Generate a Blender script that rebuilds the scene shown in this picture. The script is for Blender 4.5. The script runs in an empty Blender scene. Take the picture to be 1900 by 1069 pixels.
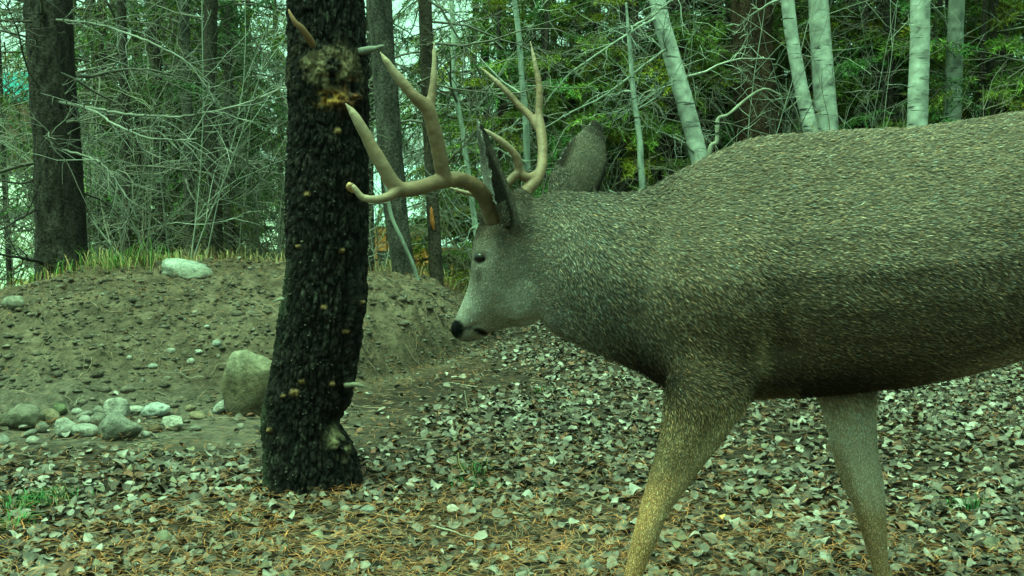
import bpy, math, random
import numpy as np
from mathutils import Vector, Matrix

# ------------------------------------------------------------------ camera
sc = bpy.context.scene
FPX, CX, CY, HOR, CAMH = 2000.0, 950.0, 534.5, 400.0, 0.85   # photograph pixels (1900 wide)
PITCH = math.atan((CY - HOR) / FPX)
cam_data = bpy.data.cameras.new('camera')
cam_data.sensor_width = 36.0
cam_data.lens = 36.0 * FPX / 1900.0
cam_data.clip_start, cam_data.clip_end = 0.05, 2000.0
cam = bpy.data.objects.new('camera', cam_data)
sc.collection.objects.link(cam)
cam.location = (0, 0, CAMH)
cam.rotation_euler = (math.pi / 2 - PITCH, 0, 0)
sc.camera = cam

# ------------------------------------------------------------------ sky and light (bright overcast)
SUN_EL, SUN_AZ = math.radians(74), math.radians(230)      # azimuth from +Y, clockwise
world = bpy.data.worlds.new('World')
sc.world = world
world.use_nodes = True
wn, wl = world.node_tree.nodes, world.node_tree.links
bg = wn['Background']
sky = wn.new('ShaderNodeTexSky')
sky.sky_type = 'NISHITA'
sky.sun_disc = False
sky.sun_elevation = SUN_EL
sky.sun_rotation = SUN_AZ
sky.dust_density = 4.0
hsv = wn.new('ShaderNodeHueSaturation')
hsv.inputs['Saturation'].default_value = 0.25
wl.new(sky.outputs[0], hsv.inputs['Color'])
wl.new(hsv.outputs[0], bg.inputs[0])
bg.inputs[1].default_value = 0.15
sun_data = bpy.data.lights.new('sun', 'SUN')
sun_data.energy = 1.5
sun_data.angle = math.radians(25)
sun_data.color = (1.0, 0.96, 0.9)
sun = bpy.data.objects.new('sun', sun_data)
sc.collection.objects.link(sun)
sdir = Vector((math.sin(SUN_AZ) * math.cos(SUN_EL), math.cos(SUN_AZ) * math.cos(SUN_EL), math.sin(SUN_EL)))
sun.rotation_euler = sdir.to_track_quat('Z', 'Y').to_euler()

# ------------------------------------------------------------------ exposure and the camera's green cast
vs = sc.view_settings
vs.view_transform = 'Standard'
vs.look = 'None'
vs.gamma = 1.0
vs.exposure = 1.4
vs.use_curve_mapping = False
vs.use_white_balance = True
vs.white_balance_temperature = 6600
vs.white_balance_tint = -83
sc.cycles.max_bounces = 5
sc.cycles.diffuse_bounces = 3
sc.cycles.use_denoising = True
sc.render.film_transparent = False

# ------------------------------------------------------------------ helpers
R = np.random.default_rng(7)
rnd = random.Random(11)
COL = sc.collection
A = np.array


def U(px, py, Y):
    """photograph pixel + distance along Y -> world point"""
    px, py, Y = np.broadcast_arrays(A(px, float), A(py, float), A(Y, float))
    c, s = math.cos(PITCH), math.sin(PITCH)
    u, v = (px - CX) / FPX, (py - CY) / FPX
    dx, dy, dz = u, c - v * s, -s - v * c
    t = Y / dy
    return np.stack([dx * t, Y, CAMH + dz * t], -1)


def proj(P):
    c, s = math.cos(PITCH), math.sin(PITCH)
    x, y, z = P[..., 0], P[..., 1], P[..., 2] - CAMH
    d = y * c - z * s
    h = y * s + z * c
    return CX + FPX * x / d, CY - FPX * h / d


def sm(a, b, x):
    t = np.clip((x - a) / (b - a), 0, 1)
    return t * t * (3 - 2 * t)


def _h(ix, iy, iz, seed=0):
    n = (ix.astype(np.int64) * 374761393 + iy.astype(np.int64) * 668265263 + iz.astype(np.int64) * 2147483647 + seed * 1274126177) & 0xffffffff
    n = ((n ^ (n >> 13)) * 1274126177) & 0xffffffff
    n = ((n ^ (n >> 16)) * 2246822519) & 0xffffffff
    n = n ^ (n >> 15)
    return (n & 0xffffff) / float(0xffffff)


def vnoise(P, seed=0):
    i = np.floor(P).astype(np.int64)
    f = P - i
    f = f * f * (3 - 2 * f)
    out = 0
    for dx in (0, 1):
        wx = f[..., 0] if dx else 1 - f[..., 0]
        for dy in (0, 1):
            wy = f[..., 1] if dy else 1 - f[..., 1]
            for dz in (0, 1):
                wz = f[..., 2] if dz else 1 - f[..., 2]
                out = out + wx * wy * wz * _h(i[..., 0] + dx, i[..., 1] + dy, i[..., 2] + dz, seed)
    return out * 2 - 1


def fbm(P, octv=4, seed=0, gain=0.5):
    a, s, tot = 1.0, 0, 0
    for o in range(octv):
        s = s + a * vnoise(P * (2.0 ** o) + 13.7 * o, seed + o)
        tot += a
        a *= gain
    return s / tot


def worley(P, seed=0):
    i = np.floor(P).astype(np.int64)
    f1 = np.full(P.shape[:-1], 9.0)
    f2 = f1.copy()
    cid = np.zeros(P.shape[:-1])
    for dx in (-1, 0, 1):
        for dy in (-1, 0, 1):
            for dz in (-1, 0, 1):
                a, b, c = i[..., 0] + dx, i[..., 1] + dy, i[..., 2] + dz
                q = np.stack([a + _h(a, b, c, seed), b + _h(a, b, c, seed + 1), c + _h(a, b, c, seed + 2)], -1)
                d = np.linalg.norm(P - q, axis=-1)
                m = d < f1
                f2 = np.where(m, f1, np.minimum(f2, d))
                cid = np.where(m, _h(a, b, c, seed + 3), cid)
                f1 = np.where(m, d, f1)
    return f1, f2, cid


def n2(x, y, s, seed=0, octv=3):
    return fbm(np.stack([x * s, y * s, np.zeros_like(x) + 0.5], -1), octv, seed)


class MB:
    """collects vertices / faces / colours; build() makes ONE mesh object"""
    def __init__(self):
        self.v, self.t, self.q, self.c, self.n = [], [], [], [], 0

    def add(self, V, T=None, Q=None, C=None):
        V = A(V, float)
        if T is not None and len(T):
            self.t.append(A(T, np.int64) + self.n)
        if Q is not None and len(Q):
            self.q.append(A(Q, np.int64) + self.n)
        if C is None:
            C = (0.5, 0.5, 0.5)
        C = np.broadcast_to(A(C, float), (len(V), 3))
        self.v.append(V)
        self.c.append(C)
        self.n += len(V)
        return self

    def arrays(self):
        V = np.concatenate(self.v)
        C = np.concatenate(self.c)
        T = np.concatenate(self.t) if self.t else np.zeros((0, 3), np.int64)
        Q = np.concatenate(self.q) if self.q else np.zeros((0, 4), np.int64)
        return V, C, T, Q

    def mesh(self, name, mat=None, smooth=True):
        V, C, T, Q = self.arrays()
        me = bpy.data.meshes.new(name)
        me.vertices.add(len(V))
        me.vertices.foreach_set('co', V.astype(np.float32).ravel())
        nl = T.size + Q.size
        me.loops.add(nl)
        me.loops.foreach_set('vertex_index', np.concatenate([T.ravel(), Q.ravel()]).astype(np.int32))
        me.polygons.add(len(T) + len(Q))
        st = np.concatenate([np.arange(len(T)) * 3, T.size + np.arange(len(Q)) * 4]).astype(np.int32)
        me.polygons.foreach_set('loop_start', st)
        me.update(calc_edges=True)
        me.validate()
        if smooth:
            me.polygons.foreach_set('use_smooth', np.ones(len(me.polygons), bool))
        at = me.color_attributes.new('Col', 'FLOAT_COLOR', 'POINT')
        if len(at.data) == len(C):
            at.data.foreach_set('color', np.concatenate([C, np.ones((len(C), 1))], 1).astype(np.float32).ravel())
        if mat is not None:
            me.materials.append(mat)
        return me

    def build(self, name, mat=None, parent=None, smooth=True):
        return obj(name, self.mesh(name, mat, smooth), parent)


def obj(name, me, parent=None):
    o = bpy.data.objects.new(name, me)
    COL.objects.link(o)
    if parent is not None:
        o.parent = parent
    return o


def tag(o, label=None, cat=None, group=None, kind=None):
    if label:
        o['label'] = label
    if cat:
        o['category'] = cat
    if group:
        o['group'] = group
    if kind:
        o['kind'] = kind
    return o


def thing(name, label, cat, loc=(0, 0, 0), group=None):
    o = bpy.data.objects.new(name, None)
    COL.objects.link(o)
    o.location = loc
    o.empty_display_size = 0.2
    return tag(o, label, cat, group)


def copy_tree(o, parent=None):
    c = o.copy()
    COL.objects.link(c)
    if parent is not None:
        c.parent = parent
    for ch in list(o.children):
        copy_tree(ch, c)
    return c


def tube(P, r, k=6, cap=True):
    """tube along points P (n,3) with radii r (n) -> V, Q, T"""
    P = A(P, float)
    n = len(P)
    r = np.broadcast_to(A(r, float), (n,))
    T = np.empty_like(P)
    T[1:-1] = P[2:] - P[:-2]
    T[0], T[-1] = P[1] - P[0], P[-1] - P[-2]
    T /= np.linalg.norm(T, axis=1)[:, None] + 1e-12
    ref = A([0.0, 0.0, 1.0]) if abs(T[:, 2]).mean() < 0.8 else A([1.0, 0.05, 0.0])
    N = ref - (T @ ref)[:, None] * T
    N /= np.linalg.norm(N, axis=1)[:, None] + 1e-12
    B = np.cross(T, N)
    a = np.arange(k) * 2 * math.pi / k
    V = P[:, None] + r[:, None, None] * (np.cos(a)[None, :, None] * N[:, None] + np.sin(a)[None, :, None] * B[:, None])
    V = V.reshape(-1, 3)
    i = np.arange(n - 1)[:, None] * k
    j = np.arange(k)[None]
    j2 = (j + 1) % k
    Q = np.stack([i + j, i + j2, i + k + j2, i + k + j], -1).reshape(-1, 4)
    Tr = []
    if cap and k > 3:
        Tr = [(0, m + 1, m) for m in range(1, k - 1)] + [((n - 1) * k, (n - 1) * k + m, (n - 1) * k + m + 1) for m in range(1, k - 1)]
    return V, Q, Tr


def spline(pts, n):
    """Catmull-Rom through pts (m,d) -> (n,d)"""
    p = A(pts, float)
    m = len(p)
    t = np.linspace(0, m - 1, n)
    i = np.clip(np.floor(t).astype(int), 0, m - 2)
    f = (t - i)[:, None]
    p0, p1, p2, p3 = p[np.maximum(i - 1, 0)], p[i], p[i + 1], p[np.minimum(i + 2, m - 1)]
    return 0.5 * (2 * p1 + (p2 - p0) * f + (2 * p0 - 5 * p1 + 4 * p2 - p3) * f ** 2 + (3 * p1 - p0 - 3 * p2 + p3) * f ** 3)


def remesh(me, voxel, smooth=4, fac=0.5):
    o = obj('temp', me)
    m = o.modifiers.new('r', 'REMESH')
    m.mode = 'VOXEL'
    m.voxel_size = voxel
    if smooth:
        s = o.modifiers.new('s', 'SMOOTH')
        s.factor, s.iterations = fac, smooth
    dg = bpy.context.evaluated_depsgraph_get()
    e = o.evaluated_get(dg)
    tmp = e.to_mesh()
    n = len(tmp.vertices)
    V = np.empty(n * 3, np.float32)
    tmp.vertices.foreach_get('co', V)
    Nn = np.empty(n * 3, np.float32)
    tmp.vertices.foreach_get('normal', Nn)
    F = [tuple(p.vertices) for p in tmp.polygons]
    e.to_mesh_clear()
    bpy.data.objects.remove(o)
    bpy.data.meshes.remove(me)
    T = A([f for f in F if len(f) == 3], np.int64).reshape(-1, 3)
    Q = A([f for f in F if len(f) == 4], np.int64).reshape(-1, 4)
    return V.reshape(-1, 3).astype(float), Nn.reshape(-1, 3).astype(float), T, Q


# ------------------------------------------------------------------ materials
def mat(name, rough=0.9, noise=None, bump=None, tint=None, spec=0.25, sub=0.0):
    """colour attribute x procedural noise, with procedural bump.  noise=(scale, low, high), bump=(scale, strength, dist)"""
    m = bpy.data.materials.new(name)
    m.use_nodes = True
    nt = m.node_tree
    N, L = nt.nodes, nt.links
    b = N['Principled BSDF']
    b.inputs['Roughness'].default_value = rough
    b.inputs['Specular IOR Level'].default_value = spec
    at = N.new('ShaderNodeAttribute')
    at.attribute_name = 'Col'
    col = at.outputs['Color']
    tc = N.new('ShaderNodeTexCoord')
    if noise:
        nz = N.new('ShaderNodeTexNoise')
        nz.inputs['Scale'].default_value = noise[0]
        nz.inputs['Detail'].default_value = 6
        nz.inputs['Roughness'].default_value = 0.65
        L.new(tc.outputs['Object'], nz.inputs['Vector'])
        rp = N.new('ShaderNodeMapRange')
        rp.inputs['From Min'].default_value, rp.inputs['From Max'].default_value = 0.3, 0.7
        rp.inputs['To Min'].default_value, rp.inputs['To Max'].default_value = noise[1], noise[2]
        L.new(nz.outputs['Fac'], rp.inputs['Value'])
        vm = N.new('ShaderNodeVectorMath')
        vm.operation = 'SCALE'
        L.new(col, vm.inputs[0])
        L.new(rp.outputs[0], vm.inputs['Scale'])
        col = vm.outputs[0]
    L.new(col, b.inputs['Base Color'])
    if bump:
        nb = N.new('ShaderNodeTexNoise')
        nb.inputs['Scale'].default_value = bump[0]
        nb.inputs['Detail'].default_value = 8
        nb.inputs['Roughness'].default_value = 0.7
        L.new(tc.outputs['Object'], nb.inputs['Vector'])
        bp = N.new('ShaderNodeBump')
        bp.inputs['Strength'].default_value = bump[1]
        bp.inputs['Distance'].default_value = bump[2]
        L.new(nb.outputs['Fac'], bp.inputs['Height'])
        L.new(bp.outputs[0], b.inputs['Normal'])
    return m


def aspen_mat():
    m = mat('aspen_bark', 0.75, (30, 0.82, 1.15), (60, 0.4, 0.004))
    nt = m.node_tree
    N, L = nt.nodes, nt.links
    b = N['Principled BSDF']
    src = b.inputs['Base Color'].links[0].from_socket
    tc = N.new('ShaderNodeTexCoord')
    mp = N.new('ShaderNodeMapping')
    mp.inputs['Scale'].default_value = (5, 5, 42)
    L.new(tc.outputs['Object'], mp.inputs['Vector'])
    nz = N.new('ShaderNodeTexNoise')
    nz.inputs['Scale'].default_value = 1.0
    nz.inputs['Detail'].default_value = 3
    L.new(mp.outputs[0], nz.inputs['Vector'])
    rp = N.new('ShaderNodeMapRange')
    rp.inputs['From Min'].default_value, rp.inputs['From Max'].default_value = 0.62, 0.7
    L.new(nz.outputs['Fac'], rp.inputs['Value'])
    mx = N.new('ShaderNodeMix')
    mx.data_type = 'RGBA'
    L.new(rp.outputs[0], mx.inputs['Factor'])
    L.new(src, mx.inputs['A'])
    mx.inputs['B'].default_value = (0.05, 0.048, 0.04, 1)
    L.new(mx.outputs['Result'], b.inputs['Base Color'])
    return m


M_soil = mat('soil', 1.0, (22, 0.45, 1.6), (38, 1.0, 0.05), spec=0.1)
M_bark = mat('pine_bark', 0.95, (40, 0.35, 1.8), (110, 1.0, 0.012), spec=0.15)
M_barkfar = mat('far_bark', 0.95, (60, 0.2, 2.1), (75, 1.0, 0.04), spec=0.15)
M_twig = mat('dead_twig', 0.9, (6, 0.6, 1.4), None, spec=0.15)
M_needle = mat('needles', 0.75, (2.5, 0.6, 1.5), None, spec=0.25)
M_leaf = mat('dry_leaf', 0.7, (40, 0.65, 1.3), (120, 0.5, 0.003), spec=0.3)
M_litter = mat('fallen_needles', 0.8, (3, 0.7, 1.3), None, spec=0.2)
M_stone = mat('stone', 0.95, (26, 0.5, 1.45), (60, 1.0, 0.025), spec=0.15)
M_grass = mat('grass', 0.8, (5, 0.7, 1.3), None, spec=0.2)
M_skin = mat('deer_hide', 0.95, (60, 0.8, 1.2), (150, 0.4, 0.004), spec=0.1)
M_fur = mat('deer_fur', 0.95, None, None, spec=0.06)
M_antler = mat('antler_bone', 0.55, (35, 0.7, 1.2), (90, 0.5, 0.004), spec=0.35)
M_eye = mat('eye', 0.3, None, None, spec=0.35)
M_hoof = mat('hoof', 0.5, (40, 0.7, 1.2), None, spec=0.4)
M_aspen = aspen_mat()
M_wood = mat('cabin_log', 0.8, (5, 0.6, 1.3), (20, 0.5, 0.01), spec=0.2)
M_roof = mat('metal_roof', 0.4, (2, 0.9, 1.1), None, spec=0.5)
M_glass = mat('window_glass', 0.08, None, None, spec=0.8)

# ------------------------------------------------------------------ terrain
_bx = A([-6, -3.5, -2.0, -1.25, -0.95, -0.70, -0.33, 0.0, 0.5])
_by = A([4.0, 4.2, 4.35, 4.55, 4.9, 5.45, 6.3, 7.2, 8.0])
_cy = A([5.8, 6.1, 6.35, 6.5, 6.7, 6.95, 7.4, 8.0, 8.6])
_hx = A([-6, -3.6, -3.0, -2.55, -2.05, -1.4, -0.875, -0.56, -0.375, -0.1, 0.3])
_hz = A([0.25, 0.3, 0.40, 0.50, 0.57, 0.53, 0.46, 0.37, 0.26, 0.08, 0.0])


def terrain(x, y, fine=True):
    yb = np.interp(x, _bx, _by) + 0.12 * n2(x, y, 1.3, 3)
    yc = np.interp(x, _bx, _cy)
    hc = np.interp(x, _hx, _hz)
    t = np.clip((y - yb) / (yc - yb), 0, 1)
    steep = sm(-1.2, -0.6, x)
    up = (1 - steep) * (1 - (1 - t) ** 1.55) + steep * (0.62 * sm(0.0, 0.4, t) + 0.38 * sm(0.25, 1.0, t))
    z = hc * up
    # behind the mound the ground falls to a hollow on the left, stays level on the right
    left = 1 - sm(0.5, 3.5, x - 0.06 * np.maximum(y - 8, 0))
    fall = sm(0.3, 6.0, y - yc)
    z = z - left * fall * (hc + 0.55)
    z = z - left * 0.6 * sm(13, 28, y)
    z = z + 0.115 * np.maximum(y - 30, 0) * (1 - 0.55 * sm(60, 140, y)) * sm(28, 40, y)
    z = z + 0.02 * n2(x, y, 0.9, 5) * sm(2, 4, y)
    if fine:
        m = np.clip(hc * 3, 0, 1) * sm(0.0, 0.25, t) * (1 - sm(0.2, 2.5, y - yc))
        near = 1 - sm(9, 14, y)
        z = z + near * (0.010 + 0.050 * m) * n2(x, y, 4.5, 8, 4)
        f1, f2, cid = worley(np.stack([x * 13, y * 13, np.zeros_like(x)], -1), 21)
        z = z + near * m * 0.030 * n2(x, y, 11.0, 12, 3)
        z = z + near * m * (0.034 + 0.04 * steep) * (cid - 0.3) * sm(0.0, 0.35, f2 - f1)
        z = z + near * m * 0.022 * n2(x, y, 24, 9, 3)
        # eroded lip on the cut bank
        z = z + near * steep * np.clip(hc * 3, 0, 1) * 0.14 * sm(0.1, 0.4, t) * (1 - sm(0.5, 0.9, t)) * n2(x, y, 6, 30)
    return z


def gz(x, y, fine=True):
    return float(terrain(A([float(x)]), A([float(y)]), fine)[0])


def ground_at(px, py, lo=1.5, hi=40):
    """world point where the ray through a pixel first meets the terrain"""
    Y = np.concatenate([np.linspace(lo, 10, 700), np.linspace(10, hi, 300)])
    P = U(np.full_like(Y, px), np.full_like(Y, py), Y)
    d = P[:, 2] - terrain(P[:, 0], P[:, 1])
    i = np.where(d < 0)[0]
    return P[i[0]] if len(i) else P[-1]


def build_ground():
    th = np.concatenate([np.linspace(-180, -42, 30)[:-1], np.linspace(-42, 42, 330), np.linspace(42, 180, 30)[1:]]) * math.pi / 180
    r = np.concatenate([[0.02], np.geomspace(0.4, 1.9, 14)[:-1], np.geomspace(1.9, 9.5, 270)[:-1], np.geomspace(9.5, 600, 70)])
    TH, RR = np.meshgrid(th, r)
    x, y = RR * np.sin(TH), RR * np.cos(TH)
    z = terrain(x, y)
    V = np.stack([x, y, z], -1)
    nr, nt = x.shape
    i, j = np.meshgrid(np.arange(nr - 1), np.arange(nt - 1), indexing='ij')
    a = (i * nt + j).ravel()
    Q = np.stack([a, a + 1, a + nt + 1, a + nt], -1)
    # zones: leaf-mould floor, bare soil of the mound, pale dry meadow far off
    yb = np.interp(x, _bx, _by)
    hc = np.interp(x, _hx, _hz)
    mound = np.clip(hc * 4, 0, 1) * sm(-0.5, 0.1, y - yb) * (1 - sm(10, 13, y))
    n = n2(x, y, 2.2, 40)[..., None]
    floor = A([0.058, 0.046, 0.034]) * (1 + 0.35 * n)
    soil = A([0.15, 0.122, 0.085]) * (1 + 0.45 * n2(x, y, 4.0, 44)[..., None] + 0.55 * n2(x, y, 13.0, 45)[..., None])
    brown = A([0.12, 0.088, 0.052])
    toe_dark = (np.exp(-((y - yb - 0.12) / 0.22) ** 2) * sm(-.6, .3, n2(x, y, 3.0, 48)))[..., None]
    soil = soil * (1 - 0.55 * toe_dark)  # soil darkened in a broken band along the toe of the mound
    crest = (mound * sm(0.5, 1.2, y - yb - 0.9))[..., None] * 0.6
    soil = soil * (1 - crest) + brown * crest
    dirtpath = (sm(3.7, 4.1, y) * (1 - sm(4.5, 4.9, y)) * (1 - sm(-1.0, -0.3, x)))[..., None]
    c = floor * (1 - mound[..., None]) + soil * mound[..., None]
    c = c * (1 - dirtpath * 0.8) + A([0.18, 0.158, 0.122]) * dirtpath * 0.8
    mead = (sm(11, 17, y) * (1 - sm(0, 6, x - 0.1 * y)))[..., None]
    c = c * (1 - mead) + A([0.52, 0.55, 0.44]) * mead
    forest = (sm(9, 12, y) * sm(0.5, 4, x))[..., None]
    c = c * (1 - forest) + A([0.11, 0.12, 0.05]) * forest
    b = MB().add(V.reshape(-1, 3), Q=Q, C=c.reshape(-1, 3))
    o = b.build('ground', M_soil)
    return tag(o, kind='structure')


ground = build_ground()
ground['label'] = 'forest floor of soil and leaf litter rising to an earth mound'





# ================================================================== the wood behind
def rdir(rg, az, el):
    return A([math.cos(el) * math.sin(az), math.cos(el) * math.cos(az), math.sin(el)])


def wander(rg, p, d, L, n, jit, bend):
    """wandering branch path: start p, direction d, bend added each step"""
    pts = [A(p, float)]
    d = A(d, float)
    st = L / (n - 1)
    for _ in range(n - 1):
        d = d + A(bend) * st + rg.normal(0, jit, 3)
        d = d / np.linalg.norm(d)
        pts.append(pts[-1] + d * st)
    return A(pts)


def dead_branches(b, rg, H0, H1, n, L, rad_at, col, az=None, twigs=7, sub=2, up=.15):
    for i in range(n):
        z = rg.uniform(H0, H1)
        a = rg.uniform(0, 2 * math.pi) if az is None else rg.uniform(*az)
        l = L * rg.uniform(.5, 1.15)
        d = rdir(rg, a, rg.uniform(-.15, .5))
        p0 = A([0, 0, z]) + d * A([1, 1, 0]) * rad_at(z) * .6
        r0 = rg.uniform(.007, .014)
        P = wander(rg, p0, d, l, 9, .15, (0, 0, rg.uniform(-.9, .3)))
        c = A(col) * rg.uniform(.5, 1.5)
        V_, Q_, T_ = tube(P, np.linspace(r0, .0025, 9), 4, False)
        b.add(V_, Q=Q_, C=c)
        for t in range(twigs):
            f = rg.uniform(.15, .98)
            k = f * 8
            i0 = int(k)
            p = P[i0] + (P[min(i0 + 1, 8)] - P[i0]) * (k - i0)
            dd = P[min(i0 + 1, 8)] - P[max(i0 - 1, 0)]
            dd = dd / np.linalg.norm(dd)
            dd = dd + rg.normal(0, .75, 3)
            dd /= np.linalg.norm(dd)
            l2 = l * rg.uniform(.18, .5)
            P2 = wander(rg, p, dd, l2, 6, .26, (0, 0, rg.uniform(-1.2, 1.0)))
            V_, Q_, T_ = tube(P2, np.linspace(.0042, .0014, 6), 3, False)
            b.add(V_, Q=Q_, C=c * rg.uniform(.7, 1.3))
            for s in range(sub):
                m = rg.integers(1, 5)
                d3 = P2[m + 1] - P2[m]
                d3 = d3 / np.linalg.norm(d3) + rg.normal(0, .8, 3)
                P3 = wander(rg, P2[m], d3 / np.linalg.norm(d3), l2 * rg.uniform(.3, .6), 4, .2, (0, 0, -.4))
                V_, Q_, T_ = tube(P3, np.linspace(.0026, .001, 4), 3, False)
                b.add(V_, Q=Q_, C=c * rg.uniform(.7, 1.3))


def needles(rg, P, n, ln, wd, spread=.9):
    """n needle triangles along path P -> V,T"""
    t = rg.uniform(0.05, 1, n) * (len(P) - 1)
    i = np.clip(t.astype(int), 0, len(P) - 2)
    f = (t - i)[:, None]
    p = P[i] * (1 - f) + P[i + 1] * f
    d = P[i + 1] - P[i]
    d = d / (np.linalg.norm(d, axis=1)[:, None] + 1e-9)
    r_ = rg.normal(0, 1, (n, 3))
    d = d * .7 + r_ * spread * .6
    d /= np.linalg.norm(d, axis=1)[:, None]
    s = np.cross(d, rg.normal(0, 1, (n, 3)))
    s /= np.linalg.norm(s, axis=1)[:, None]
    L = ln * rg.uniform(.6, 1.3, n)[:, None]
    V_ = np.stack([p - s * wd, p + s * wd, p + d * L], 1).reshape(-1, 3)
    return V_, np.arange(n * 3).reshape(-1, 3)


def boughs(b, bt, rg, zs, Ls, col, twigs=18, nn=38, ln=.058, wd=.005, droop=(-.9, -.2), yellow=.25):
    for z, L in zip(zs, Ls):
        a = rg.uniform(0, 2 * math.pi)
        d = rdir(rg, a, rg.uniform(-.1, .35))
        P = wander(rg, (0, 0, z), d, L, 9, .06, (0, 0, rg.uniform(*droop)))
        V_, Q_, T_ = tube(P, np.linspace(.012, .003, 9), 4, False)
        bt.add(V_, Q=Q_, C=(.075, .06, .045))
        bc = A(col) * rg.uniform(.55, 1.5)
        if rg.random() < yellow:
            bc = bc * A([1.45, 1.15, .8])
        for t in range(twigs):
            f = .22 + .78 * (t + rg.uniform(0, 1)) / twigs
            k = f * 8
            i0 = min(int(k), 7)
            p = P[i0] + (P[i0 + 1] - P[i0]) * (k - i0)
            dd = P[i0 + 1] - P[i0]
            dd = dd / np.linalg.norm(dd)
            sd = np.cross(dd, (0, 0, 1)) * (1 if t % 2 else -1)
            d2 = dd * .55 + sd * rg.uniform(.5, 1.0) + A([0, 0, rg.uniform(-.5, .1)])
            d2 /= np.linalg.norm(d2)
            l2 = L * rg.uniform(.16, .34) * (1.25 - .6 * f)
            P2 = wander(rg, p, d2, l2, 5, .12, (0, 0, -.8))
            V_, Q_, T_ = tube(P2, np.linspace(.0035, .0015, 5), 3, False)
            bt.add(V_, Q=Q_, C=(.09, .07, .05))
            V_, T_ = needles(rg, P2, nn, ln, wd)
            b.add(V_, T=T_, C=bc * rg.uniform(.75, 1.3))


def round_trunk(rg, H, r0, r1, lean=(0, 0), k=14, n=26, col=(.06, .052, .042), amp=.06, z0=-.35):
    z = np.linspace(z0, H, n)
    t = (z - z0) / (H - z0)
    wob = np.stack([lean[0] * t * H + .05 * np.sin(z * 1.1 + rg.uniform(0, 6)) * t, lean[1] * t * H + .05 * np.sin(z * .9 + rg.uniform(0, 6)) * t, z], -1)
    r = r0 + (r1 - r0) * t + r0 * .35 * np.exp(-np.maximum(z, 0) / .18)
    V_, Q_, T_ = tube(wob, r, k)
    nn = fbm(V_ * A([18, 18, 5]), 3, int(rg.integers(99)))
    c_ = np.repeat(wob, k, 0)
    V_ = c_ + (V_ - c_) * (1 + amp * nn * 2)[:, None]
    C = A(col) * (1 + .9 * fbm(V_ * A([25, 25, 9]), 3, 7))[:, None]
    return V_, Q_, T_, np.clip(C, .008, 1), lambda zz: float(np.interp(zz, z, r))


# -------- prototypes
def proto_conifer(seed, name, label, group, col, low=.7, H=6.6, r0=.042, nb=30, L=1.7, dead=10, trunkcol=(.06, .05, .04)):
    rg = np.random.default_rng(seed)
    t = thing(name, label, 'tree', group=group)
    V_, Q_, T_, C_, rad = round_trunk(rg, H, r0, .03, (rg.uniform(-.02, .02), rg.uniform(-.02, .02)), col=trunkcol)
    MB().add(V_, Q=Q_, T=T_, C=C_).build('trunk', M_barkfar, t)
    b, bt = MB(), MB()
    hm_ = H * .62
    zs = np.concatenate([rg.uniform(low, hm_, nb), rg.uniform(hm_, H - .3, 5)])
    Ls = np.interp(zs, [0, H * .24, H * .58, H], [L * .75, L, L * .9, .4]) * rg.uniform(.65, 1.1, len(zs))
    boughs(b, bt, rg, zs, Ls, col)
    b.build('crown', M_needle, t)
    dead_branches(bt, rg, .35, 3.2, dead, 1.5, rad, (.12, .11, .09), twigs=6, sub=2)
    bt.build('branches', M_twig, t)['kind'] = 'stuff'
    return t


def proto_dead(seed, name, label, group, H=8.0, r0=.09, n=30, L=1.8, col=(.13, .125, .098), trunkcol=(.07, .062, .05)):
    rg = np.random.default_rng(seed)
    t = thing(name, label, 'tree', group=group)
    V_, Q_, T_, C_, rad = round_trunk(rg, H, r0, .03, (rg.uniform(-.03, .03), rg.uniform(-.03, .03)), col=trunkcol)
    MB().add(V_, Q=Q_, T=T_, C=C_).build('trunk', M_barkfar, t)
    bt = MB()
    dead_branches(bt, rg, .3, 4.2, n, L, rad, col, twigs=8, sub=3)
    bt.build('branches', M_twig, t)['kind'] = 'stuff'
    b, b3 = MB(), MB()
    zs = rg.uniform(2.3, H * .75, 12)
    boughs(b, b3, rg, zs, np.interp(zs, [2.6, H], [1.4, .5]), (.08, .12, .04))
    b.build('crown', M_needle, t)
    return t


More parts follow.
